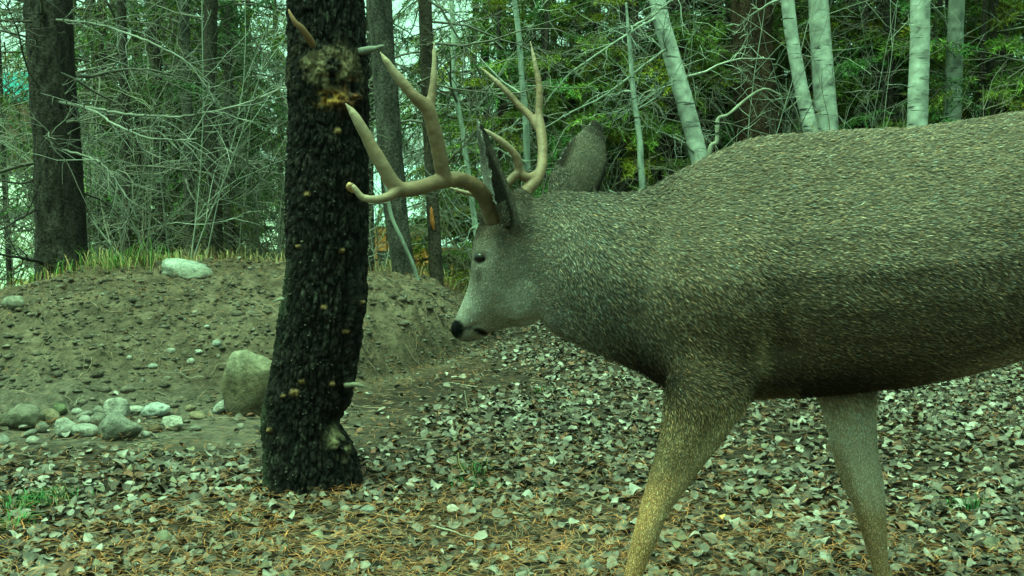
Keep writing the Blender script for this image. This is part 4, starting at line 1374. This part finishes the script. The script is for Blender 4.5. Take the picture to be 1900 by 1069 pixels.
# coat: short hairs lying along the body
def build_coat():
    tri = np.concatenate([T, Q[:, [0, 1, 2]], Q[:, [0, 2, 3]]])
    a, b, c = V[tri[:, 0]], V[tri[:, 1]], V[tri[:, 2]]
    ar = np.linalg.norm(np.cross(b - a, c - a), axis=1) / 2
    # short-haired face, legs and ears carry more, finer hairs
    cen = (a + b + c) / 3
    px, py = proj(cen)
    fine = np.maximum(1 - sm(930, 1120, px), sm(740, 850, py))
    w = ar * (1 + 1.6 * fine)
    w *= np.where(px > 1960, .45, 1.0)
    n = 340000
    idx = R.choice(len(tri), n, p=w / w.sum())
    u, v = R.random(n), R.random(n)
    f = u + v > 1
    u[f], v[f] = 1 - u[f], 1 - v[f]
    P = a[idx] + (b - a)[idx] * u[:, None] + (c - a)[idx] * v[:, None]
    Nn = N[tri[idx, 0]] * (1 - u - v)[:, None] + N[tri[idx, 1]] * u[:, None] + N[tri[idx, 2]] * v[:, None]
    Nn /= np.linalg.norm(Nn, axis=1)[:, None] + 1e-9
    px, py = proj(P)
    # growth direction
    flow = np.tile(A([1.0, 0.0, -.28]), (n, 1))
    neck = (1 - sm(1080, 1300, px))[:, None]
    flow = flow * (1 - neck) + A([.55, 0, -.85]) * neck
    legs = sm(690, 800, py)[:, None]
    flow = flow * (1 - legs) + A([.12, 0, -1.0]) * legs
    head = ((1 - sm(930, 1080, px - (py - 480) * .35)) * (py < 660))[:, None]
    flow = flow * (1 - head) + A([.55, -.1, .75]) * head
    e, tt, wd, ins = ear_mask(P)
    for k_, (cl, o, w_, s, lat_) in enumerate(EARS):
        m = e == k_ + 1
        ax = cl[-1] - cl[0]
        flow[m] = ax / np.linalg.norm(ax)
    shoulder = np.exp(-((px - 1300) / 130) ** 2 - ((py - 580) / 160) ** 2)[:, None]
    flow = flow + A([0, 0, -.5]) * shoulder
    swirl = fbm(P * 11, 2, 63)[:, None] * .35
    flow = flow + np.cross(Nn, flow) * swirl + R.normal(0, .17, (n, 3))
    D = flow - (flow * Nn).sum(1)[:, None] * Nn
    D /= np.linalg.norm(D, axis=1)[:, None] + 1e-9
    ffine = np.maximum(np.maximum(1 - sm(920, 1120, px), sm(730, 860, py)), e > 0)
    L = .0115 * (1 - ffine) + .005 * ffine
    nose = ((px - 846) / 22) ** 2 + ((py - 612) / 20) ** 2 < 1
    L = np.where(nose, .002, L)
    L = np.where((np.abs(px - 889) < 13) & (np.abs(py - 480) < 11) & (P[:, 1] < yh(889)), .0015, L)
    L *= R.uniform(.7, 1.25, n)
    wdt = (.00068 * (1 - ffine) + .00055 * ffine) * R.uniform(.7, 1.3, n)
    lift = R.uniform(.10, .42, n) * (1 - .35 * ffine)
    S = np.cross(D, Nn)
    S = S * np.cos(.5) + Nn * R.uniform(-.5, .5, n)[:, None]
    tip = P + D * L[:, None] + Nn * (L * lift)[:, None]
    mid = P + D * (L * .55)[:, None] + Nn * (L * (lift * .75 + .05))[:, None]
    VV = np.stack([P - Nn * .001, mid - S * wdt[:, None], tip, mid + S * wdt[:, None]], 1).reshape(-1, 3)
    base = np.arange(n)[:, None] * 4
    TT = np.concatenate([base + A([0, 1, 3]), base + A([1, 2, 3])])
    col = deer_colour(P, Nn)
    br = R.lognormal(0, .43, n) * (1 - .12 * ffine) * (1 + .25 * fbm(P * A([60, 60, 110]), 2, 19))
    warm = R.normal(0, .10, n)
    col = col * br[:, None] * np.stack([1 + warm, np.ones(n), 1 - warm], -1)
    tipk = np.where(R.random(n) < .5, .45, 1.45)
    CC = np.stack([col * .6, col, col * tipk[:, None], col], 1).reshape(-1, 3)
    o = MB().add(VV - DL, T=TT, C=np.clip(CC, .003, .8)).build('coat', M_fur, deer)
    o['kind'] = 'stuff'
    o['label'] = 'short speckled grey-brown winter coat'


build_coat()

# ================================================================== stones
def ico(sub=2):
    t = (1 + 5 ** .5) / 2
    v = A([(-1, t, 0), (1, t, 0), (-1, -t, 0), (1, -t, 0), (0, -1, t), (0, 1, t), (0, -1, -t), (0, 1, -t), (t, 0, -1), (t, 0, 1), (-t, 0, -1), (-t, 0, 1)], float)
    v /= np.linalg.norm(v, axis=1)[:, None]
    f = [(0, 11, 5), (0, 5, 1), (0, 1, 7), (0, 7, 10), (0, 10, 11), (1, 5, 9), (5, 11, 4), (11, 10, 2), (10, 7, 6), (7, 1, 8), (3, 9, 4), (3, 4, 2), (3, 2, 6), (3, 6, 8), (3, 8, 9), (4, 9, 5), (2, 4, 11), (6, 2, 10), (8, 6, 7), (9, 8, 1)]
    for _ in range(sub):
        vl, nf, mid = list(map(tuple, v)), [], {}
        def m(a, b):
            k = (min(a, b), max(a, b))
            if k not in mid:
                q = A(vl[a]) + A(vl[b])
                vl.append(tuple(q / np.linalg.norm(q)))
                mid[k] = len(vl) - 1
            return mid[k]
        for a, b, c in f:
            x, y, z = m(a, b), m(b, c), m(c, a)
            nf += [(a, x, z), (b, y, x), (c, z, y), (x, y, z)]
        v, f = A(vl), nf
    return v, A(f)


IV3, IF3 = ico(3)
IV2, IF2 = ico(2)
IV0 = A([(1, 0, 0), (-1, 0, 0), (0, 1, 0), (0, -1, 0), (0, 0, 1), (0, 0, -1)], float)
IF0 = A([(0, 2, 4), (2, 1, 4), (1, 3, 4), (3, 0, 4), (2, 0, 5), (1, 2, 5), (3, 1, 5), (0, 3, 5)])


def stone(name, label, cat, group, cx, cy, w, h, col, seed, foot=None, angular=.0, depth=.85, tilt=0.0, Y=None, sink=.0, top=None, big=False, boxy=0):
    """stone whose picture box is centred at cx,cy with size w,h; its distance is that of the soil at its foot"""
    rg = np.random.default_rng(seed)
    fy = foot if foot else cy + h / 2 - 1
    g = ground_at(cx, fy) if Y is None else U(cx, fy, Y)
    Y_ = g[1]
    sw, sh = w * Y_ / FPX / 2, h * Y_ / FPX / 2
    v = (IV3 if big or w > 30 else IV2).copy()
    F = IF3 if big or w > 30 else IF2
    # facets
    if angular:
        for _ in range(14):
            n = rg.normal(0, 1, 3)
            n /= np.linalg.norm(n)
            d = v @ n
            lim = rg.uniform(.62, .9)
            ex = np.clip(d - lim, 0, None)
            v = v - ex[:, None] * n * angular
    if boxy:
        v = np.sign(v) * np.abs(v) ** boxy
        v = v / np.abs(v).max(0) * .95
    v = v * (1 + .22 * fbm(v * 1.4 + seed, 3, seed) + .09 * fbm(v * 4, 4, seed + 1))[:, None]
    v = v * A([sw, sw * depth, sh]) * 1.2
    c_, s_ = math.cos(tilt), math.sin(tilt)
    v = v @ A([[c_, 0, -s_], [0, 1, 0], [s_, 0, c_]])
    ctr = U(cx, cy, Y_ + sw * depth * .3)
    ctr[2] -= sink
    C = A(col) * (1 + .45 * fbm(v * 34, 4, seed + 2))[:, None]
    low_tone = (sm(.1, -.9, v[:, 2] / max(sh, .001) + .5 * fbm(v * 25, 3, seed + 6)) * .75)[:, None]
    C = C * (1 - low_tone) + A([.09, .078, .058]) * low_tone  # stone blends to a darker brown tone towards the bottom
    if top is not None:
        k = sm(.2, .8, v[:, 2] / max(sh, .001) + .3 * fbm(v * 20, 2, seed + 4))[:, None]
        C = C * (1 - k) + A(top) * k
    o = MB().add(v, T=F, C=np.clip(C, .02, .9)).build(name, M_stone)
    o.location = ctr
    return tag(o, label, cat, group)


PS, GS, TS, MS = (.40, .385, .33), (.22, .21, .17), (.27, .225, .15), (.15, .14, .10)
GR = 'stones in the row at the foot of the mound'
k = 900
for (lab, cx, cy, w, h, col, kw) in [
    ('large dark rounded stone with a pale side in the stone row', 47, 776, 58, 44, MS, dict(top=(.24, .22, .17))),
    ('tan rounded stone beside the large dark rounded stone', 90, 776, 34, 30, TS, {}),
    ('mossy lump of stone behind the tan rounded stone', 112, 758, 24, 24, (.18, .19, .11), dict(angular=.7)),
    ('pale heart-shaped stone in the row at the mound foot', 120, 796, 34, 34, PS, dict(angular=.6)),
    ('flat-topped oval stone between the pale heart-shaped and the broad dark stone', 157, 801, 42, 24, GS, dict(top=PS)),
    ('round grey stone behind the flat-topped oval stone', 158, 781, 22, 18, PS, {}),
    ('mid grey stone wedged above the flat-topped oval stone', 182, 779, 24, 22, GS, {}),
    ('small pale pebble-like stone at the back of the row', 143, 764, 17, 12, PS, {}),
    ('low grey slab stone behind the small pale one', 155, 771, 28, 12, GS, dict(tilt=-.3)),
    ('pale pointed stone standing on the broad dark stone', 216, 763, 42, 44, (.42, .40, .34), dict(angular=.85)),
    ('broad dark flat stone with a paler top face in the row', 219, 793, 68, 50, GS, dict(angular=.8, top=(.27, .26, .22))),  # top blended to a paler tone
    ('small upright grey stone left of the pale pointed stone', 183, 764, 21, 19, GS, dict(angular=.5)),
    ('thin pale slab behind the pale pointed stone', 246, 760, 34, 12, PS, dict(tilt=-.1)),
    ('pale smooth oval stone lying on the slope above the angular one', 289, 762, 42, 25, (.43, .44, .40), dict(tilt=-.25)),
    ('pale angular stone with a flat slanting face', 321, 786, 42, 26, (.44, .42, .35), dict(angular=.9)),
    ('small tan stone above the long tan stone', 352, 757, 15, 12, TS, {}),
    ('long tan stone lying tilted on the soil', 367, 772, 30, 14, TS, dict(tilt=.35)),
    ('small pale stone in front of the stone row', 61, 818, 20, 16, PS, {}),
    ('grey stone tucked under the tan rounded stone', 78, 794, 21, 20, GS, {}),
    ('pale grey stone at the near end of the stone row', 4, 821, 24, 24, (.33, .32, .27), {}),
    ('tiny bright pointed stone in front of the row', 270, 807, 15, 13, PS, dict(angular=.6)),
    ('mottled brown stone beside the broad dark stone', 243, 807, 26, 20, TS, dict(angular=.5)),
    ('brown half-buried lump between the angular stone and the broad one', 288, 796, 24, 15, (.15, .11, .07), {}),
    ('small grey stone at the end of the row by the angular stone', 362, 795, 18, 12, GS, {}),
    ('long pale stone leaning toward the mossy boulder', 411, 757, 36, 20, (.38, .37, .32), dict(tilt=-.75)),
    ('dark stone half hidden at the back of the row', 14, 780, 30, 22, MS, {}),
    ('long narrow dark stone under the tan stone', 52, 806, 30, 12, GS, dict(tilt=-.5)),
]:
    k += 1
    stone('stone', lab, 'stone', GR, cx, cy, w, h, col, k, **kw)
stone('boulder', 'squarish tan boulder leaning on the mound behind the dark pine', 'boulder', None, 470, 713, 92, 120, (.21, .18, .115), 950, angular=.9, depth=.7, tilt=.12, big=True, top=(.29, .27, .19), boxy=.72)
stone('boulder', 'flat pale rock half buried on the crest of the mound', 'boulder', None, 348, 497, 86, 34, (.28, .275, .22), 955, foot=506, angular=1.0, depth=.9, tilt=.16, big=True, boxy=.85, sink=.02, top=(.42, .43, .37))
stone('stone', 'smooth round stone perched alone on the edge of the mound', 'stone', None, 25, 563, 33, 25, (.30, .28, .22), 952, big=True)
for (lab, cx, cy, w, h) in [('small round pale stone touching the foot of the dark pine', 600, 933, 15, 9), ('oval grey stone on the needles by the dark pine', 641, 944, 17, 11), ('largest flat grey stone lying on needles by the dark pine', 683, 947, 27, 15),
                            ('pale chip of stone on the mound slope', 283, 680, 16, 10), ('white chip of stone stuck in the slope above the row', 240, 664, 9, 9), ('grey chip of stone midway up the mound slope', 354, 671, 13, 11),
                            ('pinkish chip of stone on the mound slope by the boulder', 369, 653, 13, 8), ('flat grey chip of stone below the mound crest', 402, 638, 15, 13), ('tiny white pebble high on the mound slope', 362, 580, 7, 6),
                            ('pale pebble above the squarish boulder', 384, 606, 10, 6), ('long pale chip of stone in the middle of the slope', 318, 651, 14, 9)]:
    k += 1
    stone('stone', lab, 'stone', None, cx, cy, w, h, PS if w < 15 else (.34, .34, .3), k)

# ================================================================== loose soil on the mound
def clods():
    b = MB()
    n = 16000
    x = R.uniform(-4.2, .3, n)
    yb, yc = np.interp(x, _bx, _by), np.interp(x, _bx, _cy)
    y = yb - .15 + (yc + .8 - yb) * R.random(n)
    keep = (np.interp(x, _hx, _hz) > .03) & (vnoise(np.stack([x * 2, y * 2, x * 0], -1), 5) > -.55)
    x, y = x[keep], y[keep]
    n = len(x)
    z = terrain(x, y)
    s = .004 + .014 * R.random(n) ** 3.0
    sc3 = s[:, None] * R.uniform(.6, 1.4, (n, 3)) * A([1.3, 1.2, .6])
    rot = R.uniform(0, 6.28, n)
    v = IV0[None] * (1 + .35 * R.normal(0, 1, (n, 6, 1)).clip(-1, 1)) * sc3[:, None]
    c, s_ = np.cos(rot)[:, None], np.sin(rot)[:, None]
    vx = v[..., 0] * c - v[..., 1] * s_
    vy = v[..., 0] * s_ + v[..., 1] * c
    V_ = np.stack([vx + x[:, None], vy + y[:, None], v[..., 2] + z[:, None]], -1).reshape(-1, 3)
    F = (IF0[None] + (np.arange(n) * 6)[:, None, None]).reshape(-1, 3)
    col = A([.17, .15, .117]) * R.lognormal(0, .25, (n, 1))
    pale = R.random(n) < .03
    col[pale] = A([.36, .35, .30]) * R.uniform(.7, 1.1, (pale.sum(), 1))
    b.add(V_, T=F, C=np.repeat(col, 6, 0))
    o = b.build('soil_crumbs', M_soil, None, False)
    tag(o, 'loose crumbs of soil and grit covering the mound', 'soil', kind='stuff')


clods()


def lumps():
    rg = np.random.default_rng(83)
    v1, f1 = ico(1)
    b = MB()
    for i in range(220):
        x = rg.uniform(-4.0, .1)
        yb, yc = np.interp(x, _bx, _by), np.interp(x, _bx, _cy)
        y = yb - .1 + (yc - yb + .2) * rg.random()
        if np.interp(x, _hx, _hz) < .05:
            continue
        s = .010 + .020 * rg.random() ** 2.2
        v = v1 * (1 + .35 * fbm(v1 * 1.8 + i, 3, i)[:, None]) * A([1.2, 1.0, .65]) * s
        b.add(v + A([x, y, gz(x, y) + s * .1]), T=f1, C=A([.155, .135, .105]) * rg.uniform(.6, 1.35) * (1 + .3 * fbm(v1 * 5, 2, i))[:, None])
    o = b.build('soil_lumps', M_soil)
    tag(o, 'crumbly lumps of earth half sunk in the mound', 'soil', kind='stuff')


lumps()

# ================================================================== fallen leaves
LV = A([(0, 0), (0, .33), (0, .68), (0, 1.02), (-.33, .06), (-.46, .42), (-.32, .80), (.33, .06), (.46, .42), (.32, .80)], float)
LT = A([(0, 1, 4), (1, 5, 4), (1, 2, 5), (2, 6, 5), (2, 3, 6), (0, 7, 1), (1, 7, 8), (1, 8, 2), (2, 8, 9), (2, 9, 3)])


LV2 = A([(0, 0), (0, .3), (0, .66), (0, 1.05), (-.20, .01), (-.40, .15), (-.47, .40), (-.39, .65), (-.19, .89), (.20, .01), (.40, .15), (.47, .40), (.39, .65), (.19, .89)], float)
LT2 = A([(0, 1, 4), (4, 1, 5), (1, 6, 5), (1, 2, 6), (2, 7, 6), (2, 8, 7), (2, 3, 8), (0, 9, 1), (9, 10, 1), (1, 10, 11), (1, 11, 2), (2, 11, 12), (2, 12, 13), (2, 13, 3)])


def leaf_shapes(n, rg, LV=LV):
    m = len(LV)
    """n curled leaves, unit length, centred -> (n,10,3)"""
    x = LV[None, :, 0] * rg.uniform(.65, 1.12, (n, 1)) + 0 * LV[None, :, 0]
    y = LV[None, :, 1] - .5 + 0 * x
    x = x * (1 + rg.normal(0, .07, (n, m)))
    y = y + rg.normal(0, .02, (n, m))
    cup = rg.normal(.45, .85, (n, 1))
    bend = rg.normal(.3, 1.1, (n, 1))
    tw = rg.normal(0, .5, (n, 1))
    z = cup * np.abs(x) * 1.1 + bend * y * y + tw * x * y + rg.normal(0, .04, (n, m))
    z = z - z.mean(1)[:, None]
    return np.stack([x, y, np.clip(z, -.42, .42) * .62], -1)


def leaf_rot(V_, rg, n, tilt):
    a, b_, g = rg.uniform(0, 6.28, n), rg.normal(0, tilt, n), rg.normal(0, tilt, n)
    flip = np.where(rg.random(n) < .5, 1.0, -1.0)
    V_ = V_ * np.stack([np.ones(n), np.ones(n), flip], -1)[:, None]
    ca, sa = np.cos(b_)[:, None], np.sin(b_)[:, None]
    x, y, z = V_[..., 0], V_[..., 1], V_[..., 2]
    y, z = y * ca - z * sa, y * sa + z * ca
    ca, sa = np.cos(g)[:, None], np.sin(g)[:, None]
    x, z = x * ca - z * sa, x * sa + z * ca
    ca, sa = np.cos(a)[:, None], np.sin(a)[:, None]
    return np.stack([x * ca - y * sa, x * sa + y * ca, z], -1)


def leaf_cols(n, rg):
    pal = A([(.21, .19, .155), (.14, .125, .10), (.33, .31, .265), (.095, .08, .06), (.065, .05, .037), (.04, .031, .023), (.13, .07, .04), (.16, .15, .10)])
    p = A([.20, .19, .10, .17, .13, .08, .06, .07])
    return pal[rg.choice(8, n, p=p / p.sum())] * rg.uniform(.5, 1.08, (n, 1))


def leaf_density(x, y):
    d = .50 + .55 * n2(x, y, 1.1, 71)
    d = d * np.interp(y, [1.8, 3.0, 5.5, 8, 12], [1.0, 1.0, 1.0, .9, .5])
    yb = np.interp(x, _bx, _by)
    hc = np.interp(x, _hx, _hz)
    onm = sm(-.35, .2, y - yb) * np.clip(hc * 6, 0, 1)
    d = d * (1 - .945 * onm)
    path = sm(3.6, 3.95, y) * (1 - sm(-.6, .0, x)) * np.clip(hc * 4, 0, 1)
    d = d * (1 - .88 * path)
    bank = sm(.0, .5, 1 - np.hypot((x + .35) / .75, (y - 5.7) / 1.1))       # bare trodden soil under the cut bank
    d = d * (1 - .8 * bank)
    needles_ = np.exp(-(((x + .15) / .9) ** 2 + ((y - 2.75) / .45) ** 2))
    d = d * (1 - .62 * needles_)
    return np.clip(d, 0, 1)


def build_leaves():
    rg = np.random.default_rng(77)
    n = 112000
    y = 1.75 + 10.5 * rg.random(n) ** 1.35
    x = rg.uniform(-.56, .56, n) * (y + .5)
    keep = rg.random(n) < leaf_density(x, y)
    x, y = x[keep], y[keep]
    o_ = np.argsort(y)
    x, y = x[o_], y[o_]
    n = len(x)
    size = rg.uniform(.015, .040, n) * np.interp(y, [2, 8], [1, 1.05])
    near = y < 4.6
    z = terrain(x, y)
    px, py = proj(np.stack([x, y, z], -1))
    seen = (px > 0) & (px < 1900) & (py < 1069) & ~((px > 1130) & (py < 720)) & ~((px > 480) & (px < 690) & (py < 935)) & (y > 2.45)
    app = np.where(seen, size / y, 0)
    big = np.zeros(n, bool)
    big[np.argsort(-app)[:300]] = True                     # the 300 leaves that show largest are pieces of their own
    b = MB()
    for cls, lv, lt in ((near, LV2, LT2), (~near, LV, LT)):
        idx = np.where(cls)[0]
        q, m = len(idx), len(lv)
        V_ = leaf_rot(leaf_shapes(q, rg, lv), rg, q, .30) * size[idx][:, None, None]
        low = np.minimum(V_[..., 2].min(1), 0)
        V_ = V_ + np.stack([x[idx], y[idx], z[idx] - low * .75 + .002 + rg.random(q) ** 2 * .016], -1)[:, None]
        col = leaf_cols(q, rg)
        cc = (col[:, None] * (1 + .16 * rg.normal(0, 1, (q, m, 1))).clip(.5, 1.5))
        own = big[idx]
        r_ = np.where(~own)[0]
        b.add(V_[r_].reshape(-1, 3), T=(lt[None] + (np.arange(len(r_)) * m)[:, None, None]).reshape(-1, 3), C=cc[r_].reshape(-1, 3))
        for i in np.where(own)[0]:
            c_ = V_[i].mean(0)
            o = MB().add(V_[i] - c_, T=lt, C=cc[i]).build('leaf', M_leaf, ground)
            o.location = c_
    o = b.build('leaf_litter', M_leaf, None, True)
    tag(o, 'grey-brown fallen leaves carpeting the forest floor', 'leaves', kind='stuff')


build_leaves()


def build_needles():
    rg = np.random.default_rng(78)
    n = 90000
    y = 1.8 + 7.5 * rg.random(n) ** 1.5
    x = rg.uniform(-.55, .55, n) * (y + .5)
    d = .26 + .8 * np.exp(-(((x + .1) / 1.3) ** 2 + ((y - 2.6) / .6) ** 2)) + .35 * n2(x, y, 1.6, 81)
    hc = np.interp(x, _hx, _hz)
    d = np.where((hc > .1) & (y > 5.3), .75, d)
    k_ = rg.random(n) < d
    x, y = x[k_], y[k_]
    n = len(x)
    z = terrain(x, y) + .008 + rg.random(n) ** .6 * .026
    a = rg.uniform(0, 6.28, n)
    L = rg.uniform(.035, .085, n)
    t = rg.normal(0, .10, n)
    dv = np.stack([np.cos(a), np.sin(a), t], -1)
    sv = np.stack([-np.sin(a), np.cos(a), 0 * a], -1) * .0009
    c_ = np.stack([x, y, z], -1)
    bow = sv / .0009 * (rg.normal(0, .06, n) * L)[:, None] + A([0, 0, .004])
    V_ = np.stack([c_ - dv * (L / 2)[:, None], c_ + bow - sv, c_ + bow + sv, c_ + dv * (L / 2)[:, None]], 1).reshape(-1, 3)
    i = np.arange(n)[:, None] * 4
    T_ = np.concatenate([i + A([0, 1, 2]), i + A([1, 3, 2])])
    col = A([.28, .135, .055]) * rg.lognormal(0, .35, (n, 1))
    old = rg.random(n) < .35
    col[old] = A([.20, .15, .09]) * rg.uniform(.5, 1.3, (old.sum(), 1))
    o = MB().add(V_, T=T_, C=np.repeat(col.clip(0, .8), 4, 0)).build('needle_litter', M_litter)
    tag(o, 'orange-brown fallen pine needles strewn over the floor', 'needles', kind='stuff')


build_needles()


def blades(name, label, spots, col, seed, mix=(.32, .25, .12)):
    """spots: x, y, radius, count, height"""
    rg = np.random.default_rng(seed)
    b = MB()
    for (x0, y0, r, n, h) in spots:
        x, y = x0 + rg.normal(0, r, n), y0 + rg.normal(0, r * .8, n)
        z = terrain(x, y)
        a = rg.uniform(0, 6.28, n)
        H = h * rg.uniform(.5, 1.2, n)
        out = H * rg.uniform(.1, 1.3, n)
        w = rg.uniform(.0012, .0026, n)
        dv = np.stack([np.cos(a), np.sin(a), 0 * a], -1)
        sv = np.stack([-np.sin(a), np.cos(a), 0 * a], -1) * w[:, None]
        p = np.stack([x, y, z - .005], -1)
        up = A([0, 0, 1.0])
        m = p + up * (H * .6)[:, None] + dv * (out * .3)[:, None]
        t = p + up * (H * .95 - out * .35)[:, None] + dv * out[:, None]
        V_ = np.stack([p - sv, p + sv, m - sv * .8, m + sv * .8, t], 1).reshape(-1, 3)
        i = np.arange(n)[:, None] * 5
        T_ = np.concatenate([i + A([0, 1, 3]), i + A([0, 3, 2]), i + A([2, 3, 4])])
        c = A(col) * rg.lognormal(0, .3, (n, 1))
        dry = rg.random(n) < .38
        c[dry] = A(mix) * rg.uniform(.7, 1.3, (dry.sum(), 1))
        b.add(V_, T=T_, C=np.repeat(c, 5, 0))
    o = b.build(name, M_grass)
    return tag(o, label, 'grass', kind='stuff')


cr = []
for px_ in range(70, 330, 13):
    Y = 6.15 + .5 * R.random()
    cr.append(((px_ - CX) / FPX * Y, Y, .13, int(R.uniform(15, 75)), R.uniform(.07, .22) if px_ < 260 else .09))
blades('grass', 'yellow-green grass fringe on the crest of the mound', cr, (.13, .19, .045), 61)
cr = []
for px_ in range(330, 540, 22):
    cr.append(((px_ - CX) / FPX * 7.0, 7.0, .12, 30, .12))
for px_ in range(690, 850, 22):
    cr.append(((px_ - CX) / FPX * 8.0, 8.0, .15, 34, .18))
blades('dry_grass', 'sparse dry grass stems behind the crest of the mound', cr, (.22, .20, .09), 62)
tuft = []
for (gx, gy, n_, h_) in ((55, 950, 150, .075), (20, 985, 80, .06), (105, 930, 70, .06), (1790, 945, 70, .05), (880, 880, 70, .06), (860, 905, 40, .05), (470, 915, 30, .04), (1010, 730, 30, .05), (450, 965, 30, .04)):
    g = ground_at(gx, gy)
    tuft.append((g[0], g[1], .035, n_, h_))
blades('grass_tufts', 'small green weed tufts growing through the leaf litter', tuft, (.07, .135, .042), 63, (.13, .15, .06))

# bent dry stalk and fallen twigs
def stick(name, label, pts, r0, r1, col):
    s = spline([list(U(*p)) for p in pts], 24)
    t0 = s[0].copy()
    V_, Q_, T_ = tube(s - t0, np.linspace(r0, r1, 24), 7)
    o = MB().add(V_, Q=Q_, T=T_, C=A(col) * (1 + .3 * fbm(V_ * 40, 2, 3))[:, None]).build(name, M_twig)
    o.location = t0
    return tag(o, label, 'twig')


g = ground_at(868, 892)
stick('dry_stalk', 'bent yellow dry stalk standing out of the leaf litter', [(870, 893, g[1]), (862, 878, g[1]), (853, 862, g[1]), (850, 840, g[1])], .0028, .002, (.42, .33, .16))
g = ground_at(868, 770)
stick('dry_stalk', 'thin pale upright stalk on the bare soil below the mound', [(870, 772, g[1]), (866, 750, g[1]), (862, 725, g[1])], .003, .0015, (.36, .34, .25))
for i in range(26):
    tx, ty = R.uniform(20, 1130), R.uniform(700, 1010)
    if 470 < tx < 700 and ty < 945:
        continue
    p0 = ground_at(tx, ty)
    a = R.uniform(0, 6.28)
    L = R.uniform(.08, .22)
    xs = p0[0] + np.cos(a) * np.linspace(0, L, 8) + R.normal(0, .004, 8)
    ys = p0[1] + np.sin(a) * np.linspace(0, L, 8) + R.normal(0, .004, 8)
    P = np.stack([xs, ys, terrain(xs, ys) + .014], -1)
    V_, Q_, T_ = tube(P - P[0], np.linspace(R.uniform(.0025, .004), .0012, 8), 5)
    o = MB().add(V_, Q=Q_, T=T_, C=A([.20, .18, .14]) * R.uniform(.5, 1.5)).build('twig', M_twig)
    o.location = P[0]
    tag(o, 'thin broken twig lying on the leaf litter', 'twig', 'twigs lying on the litter')
g = ground_at(1338, 972)
o = MB().add(leaf_shapes(1, np.random.default_rng(3))[0] * .03, T=LT, C=(.62, .50, .16)).build('leaf', M_leaf, ground)
o.location = (g[0], g[1], g[2] + .022)
o['label'] = 'bright yellow fallen leaf'


def twig_bits():
    rg = np.random.default_rng(79)
    b = MB()
    n = 2600
    for i in range(n):
        y = 2.3 + 6.0 * rg.random() ** 1.2
        x = rg.uniform(-.55, .5) * (y + .3)
        L = rg.uniform(.03, .13)
        a = rg.uniform(0, 6.28)
        t = np.linspace(0, L, 5)
        xs = x + np.cos(a) * t + rg.normal(0, .08 * L, 5)
        ys = y + np.sin(a) * t + rg.normal(0, .08 * L, 5)
        zs = terrain(xs, ys, False) if False else terrain(xs, ys)
        P = np.stack([xs, ys, zs + .004 + .010 * rg.random(5)], -1)
        V_, Q_, T_ = tube(P, np.linspace(.0018, .0008, 5), 3, False)
        b.add(V_, Q=Q_, C=A([.17, .135, .095]) * rg.uniform(.4, 1.9))
    o = b.build('twig_litter', M_twig)
    tag(o, 'broken twigs and rootlets strewn over soil and leaves', 'twigs', kind='stuff')


twig_bits()
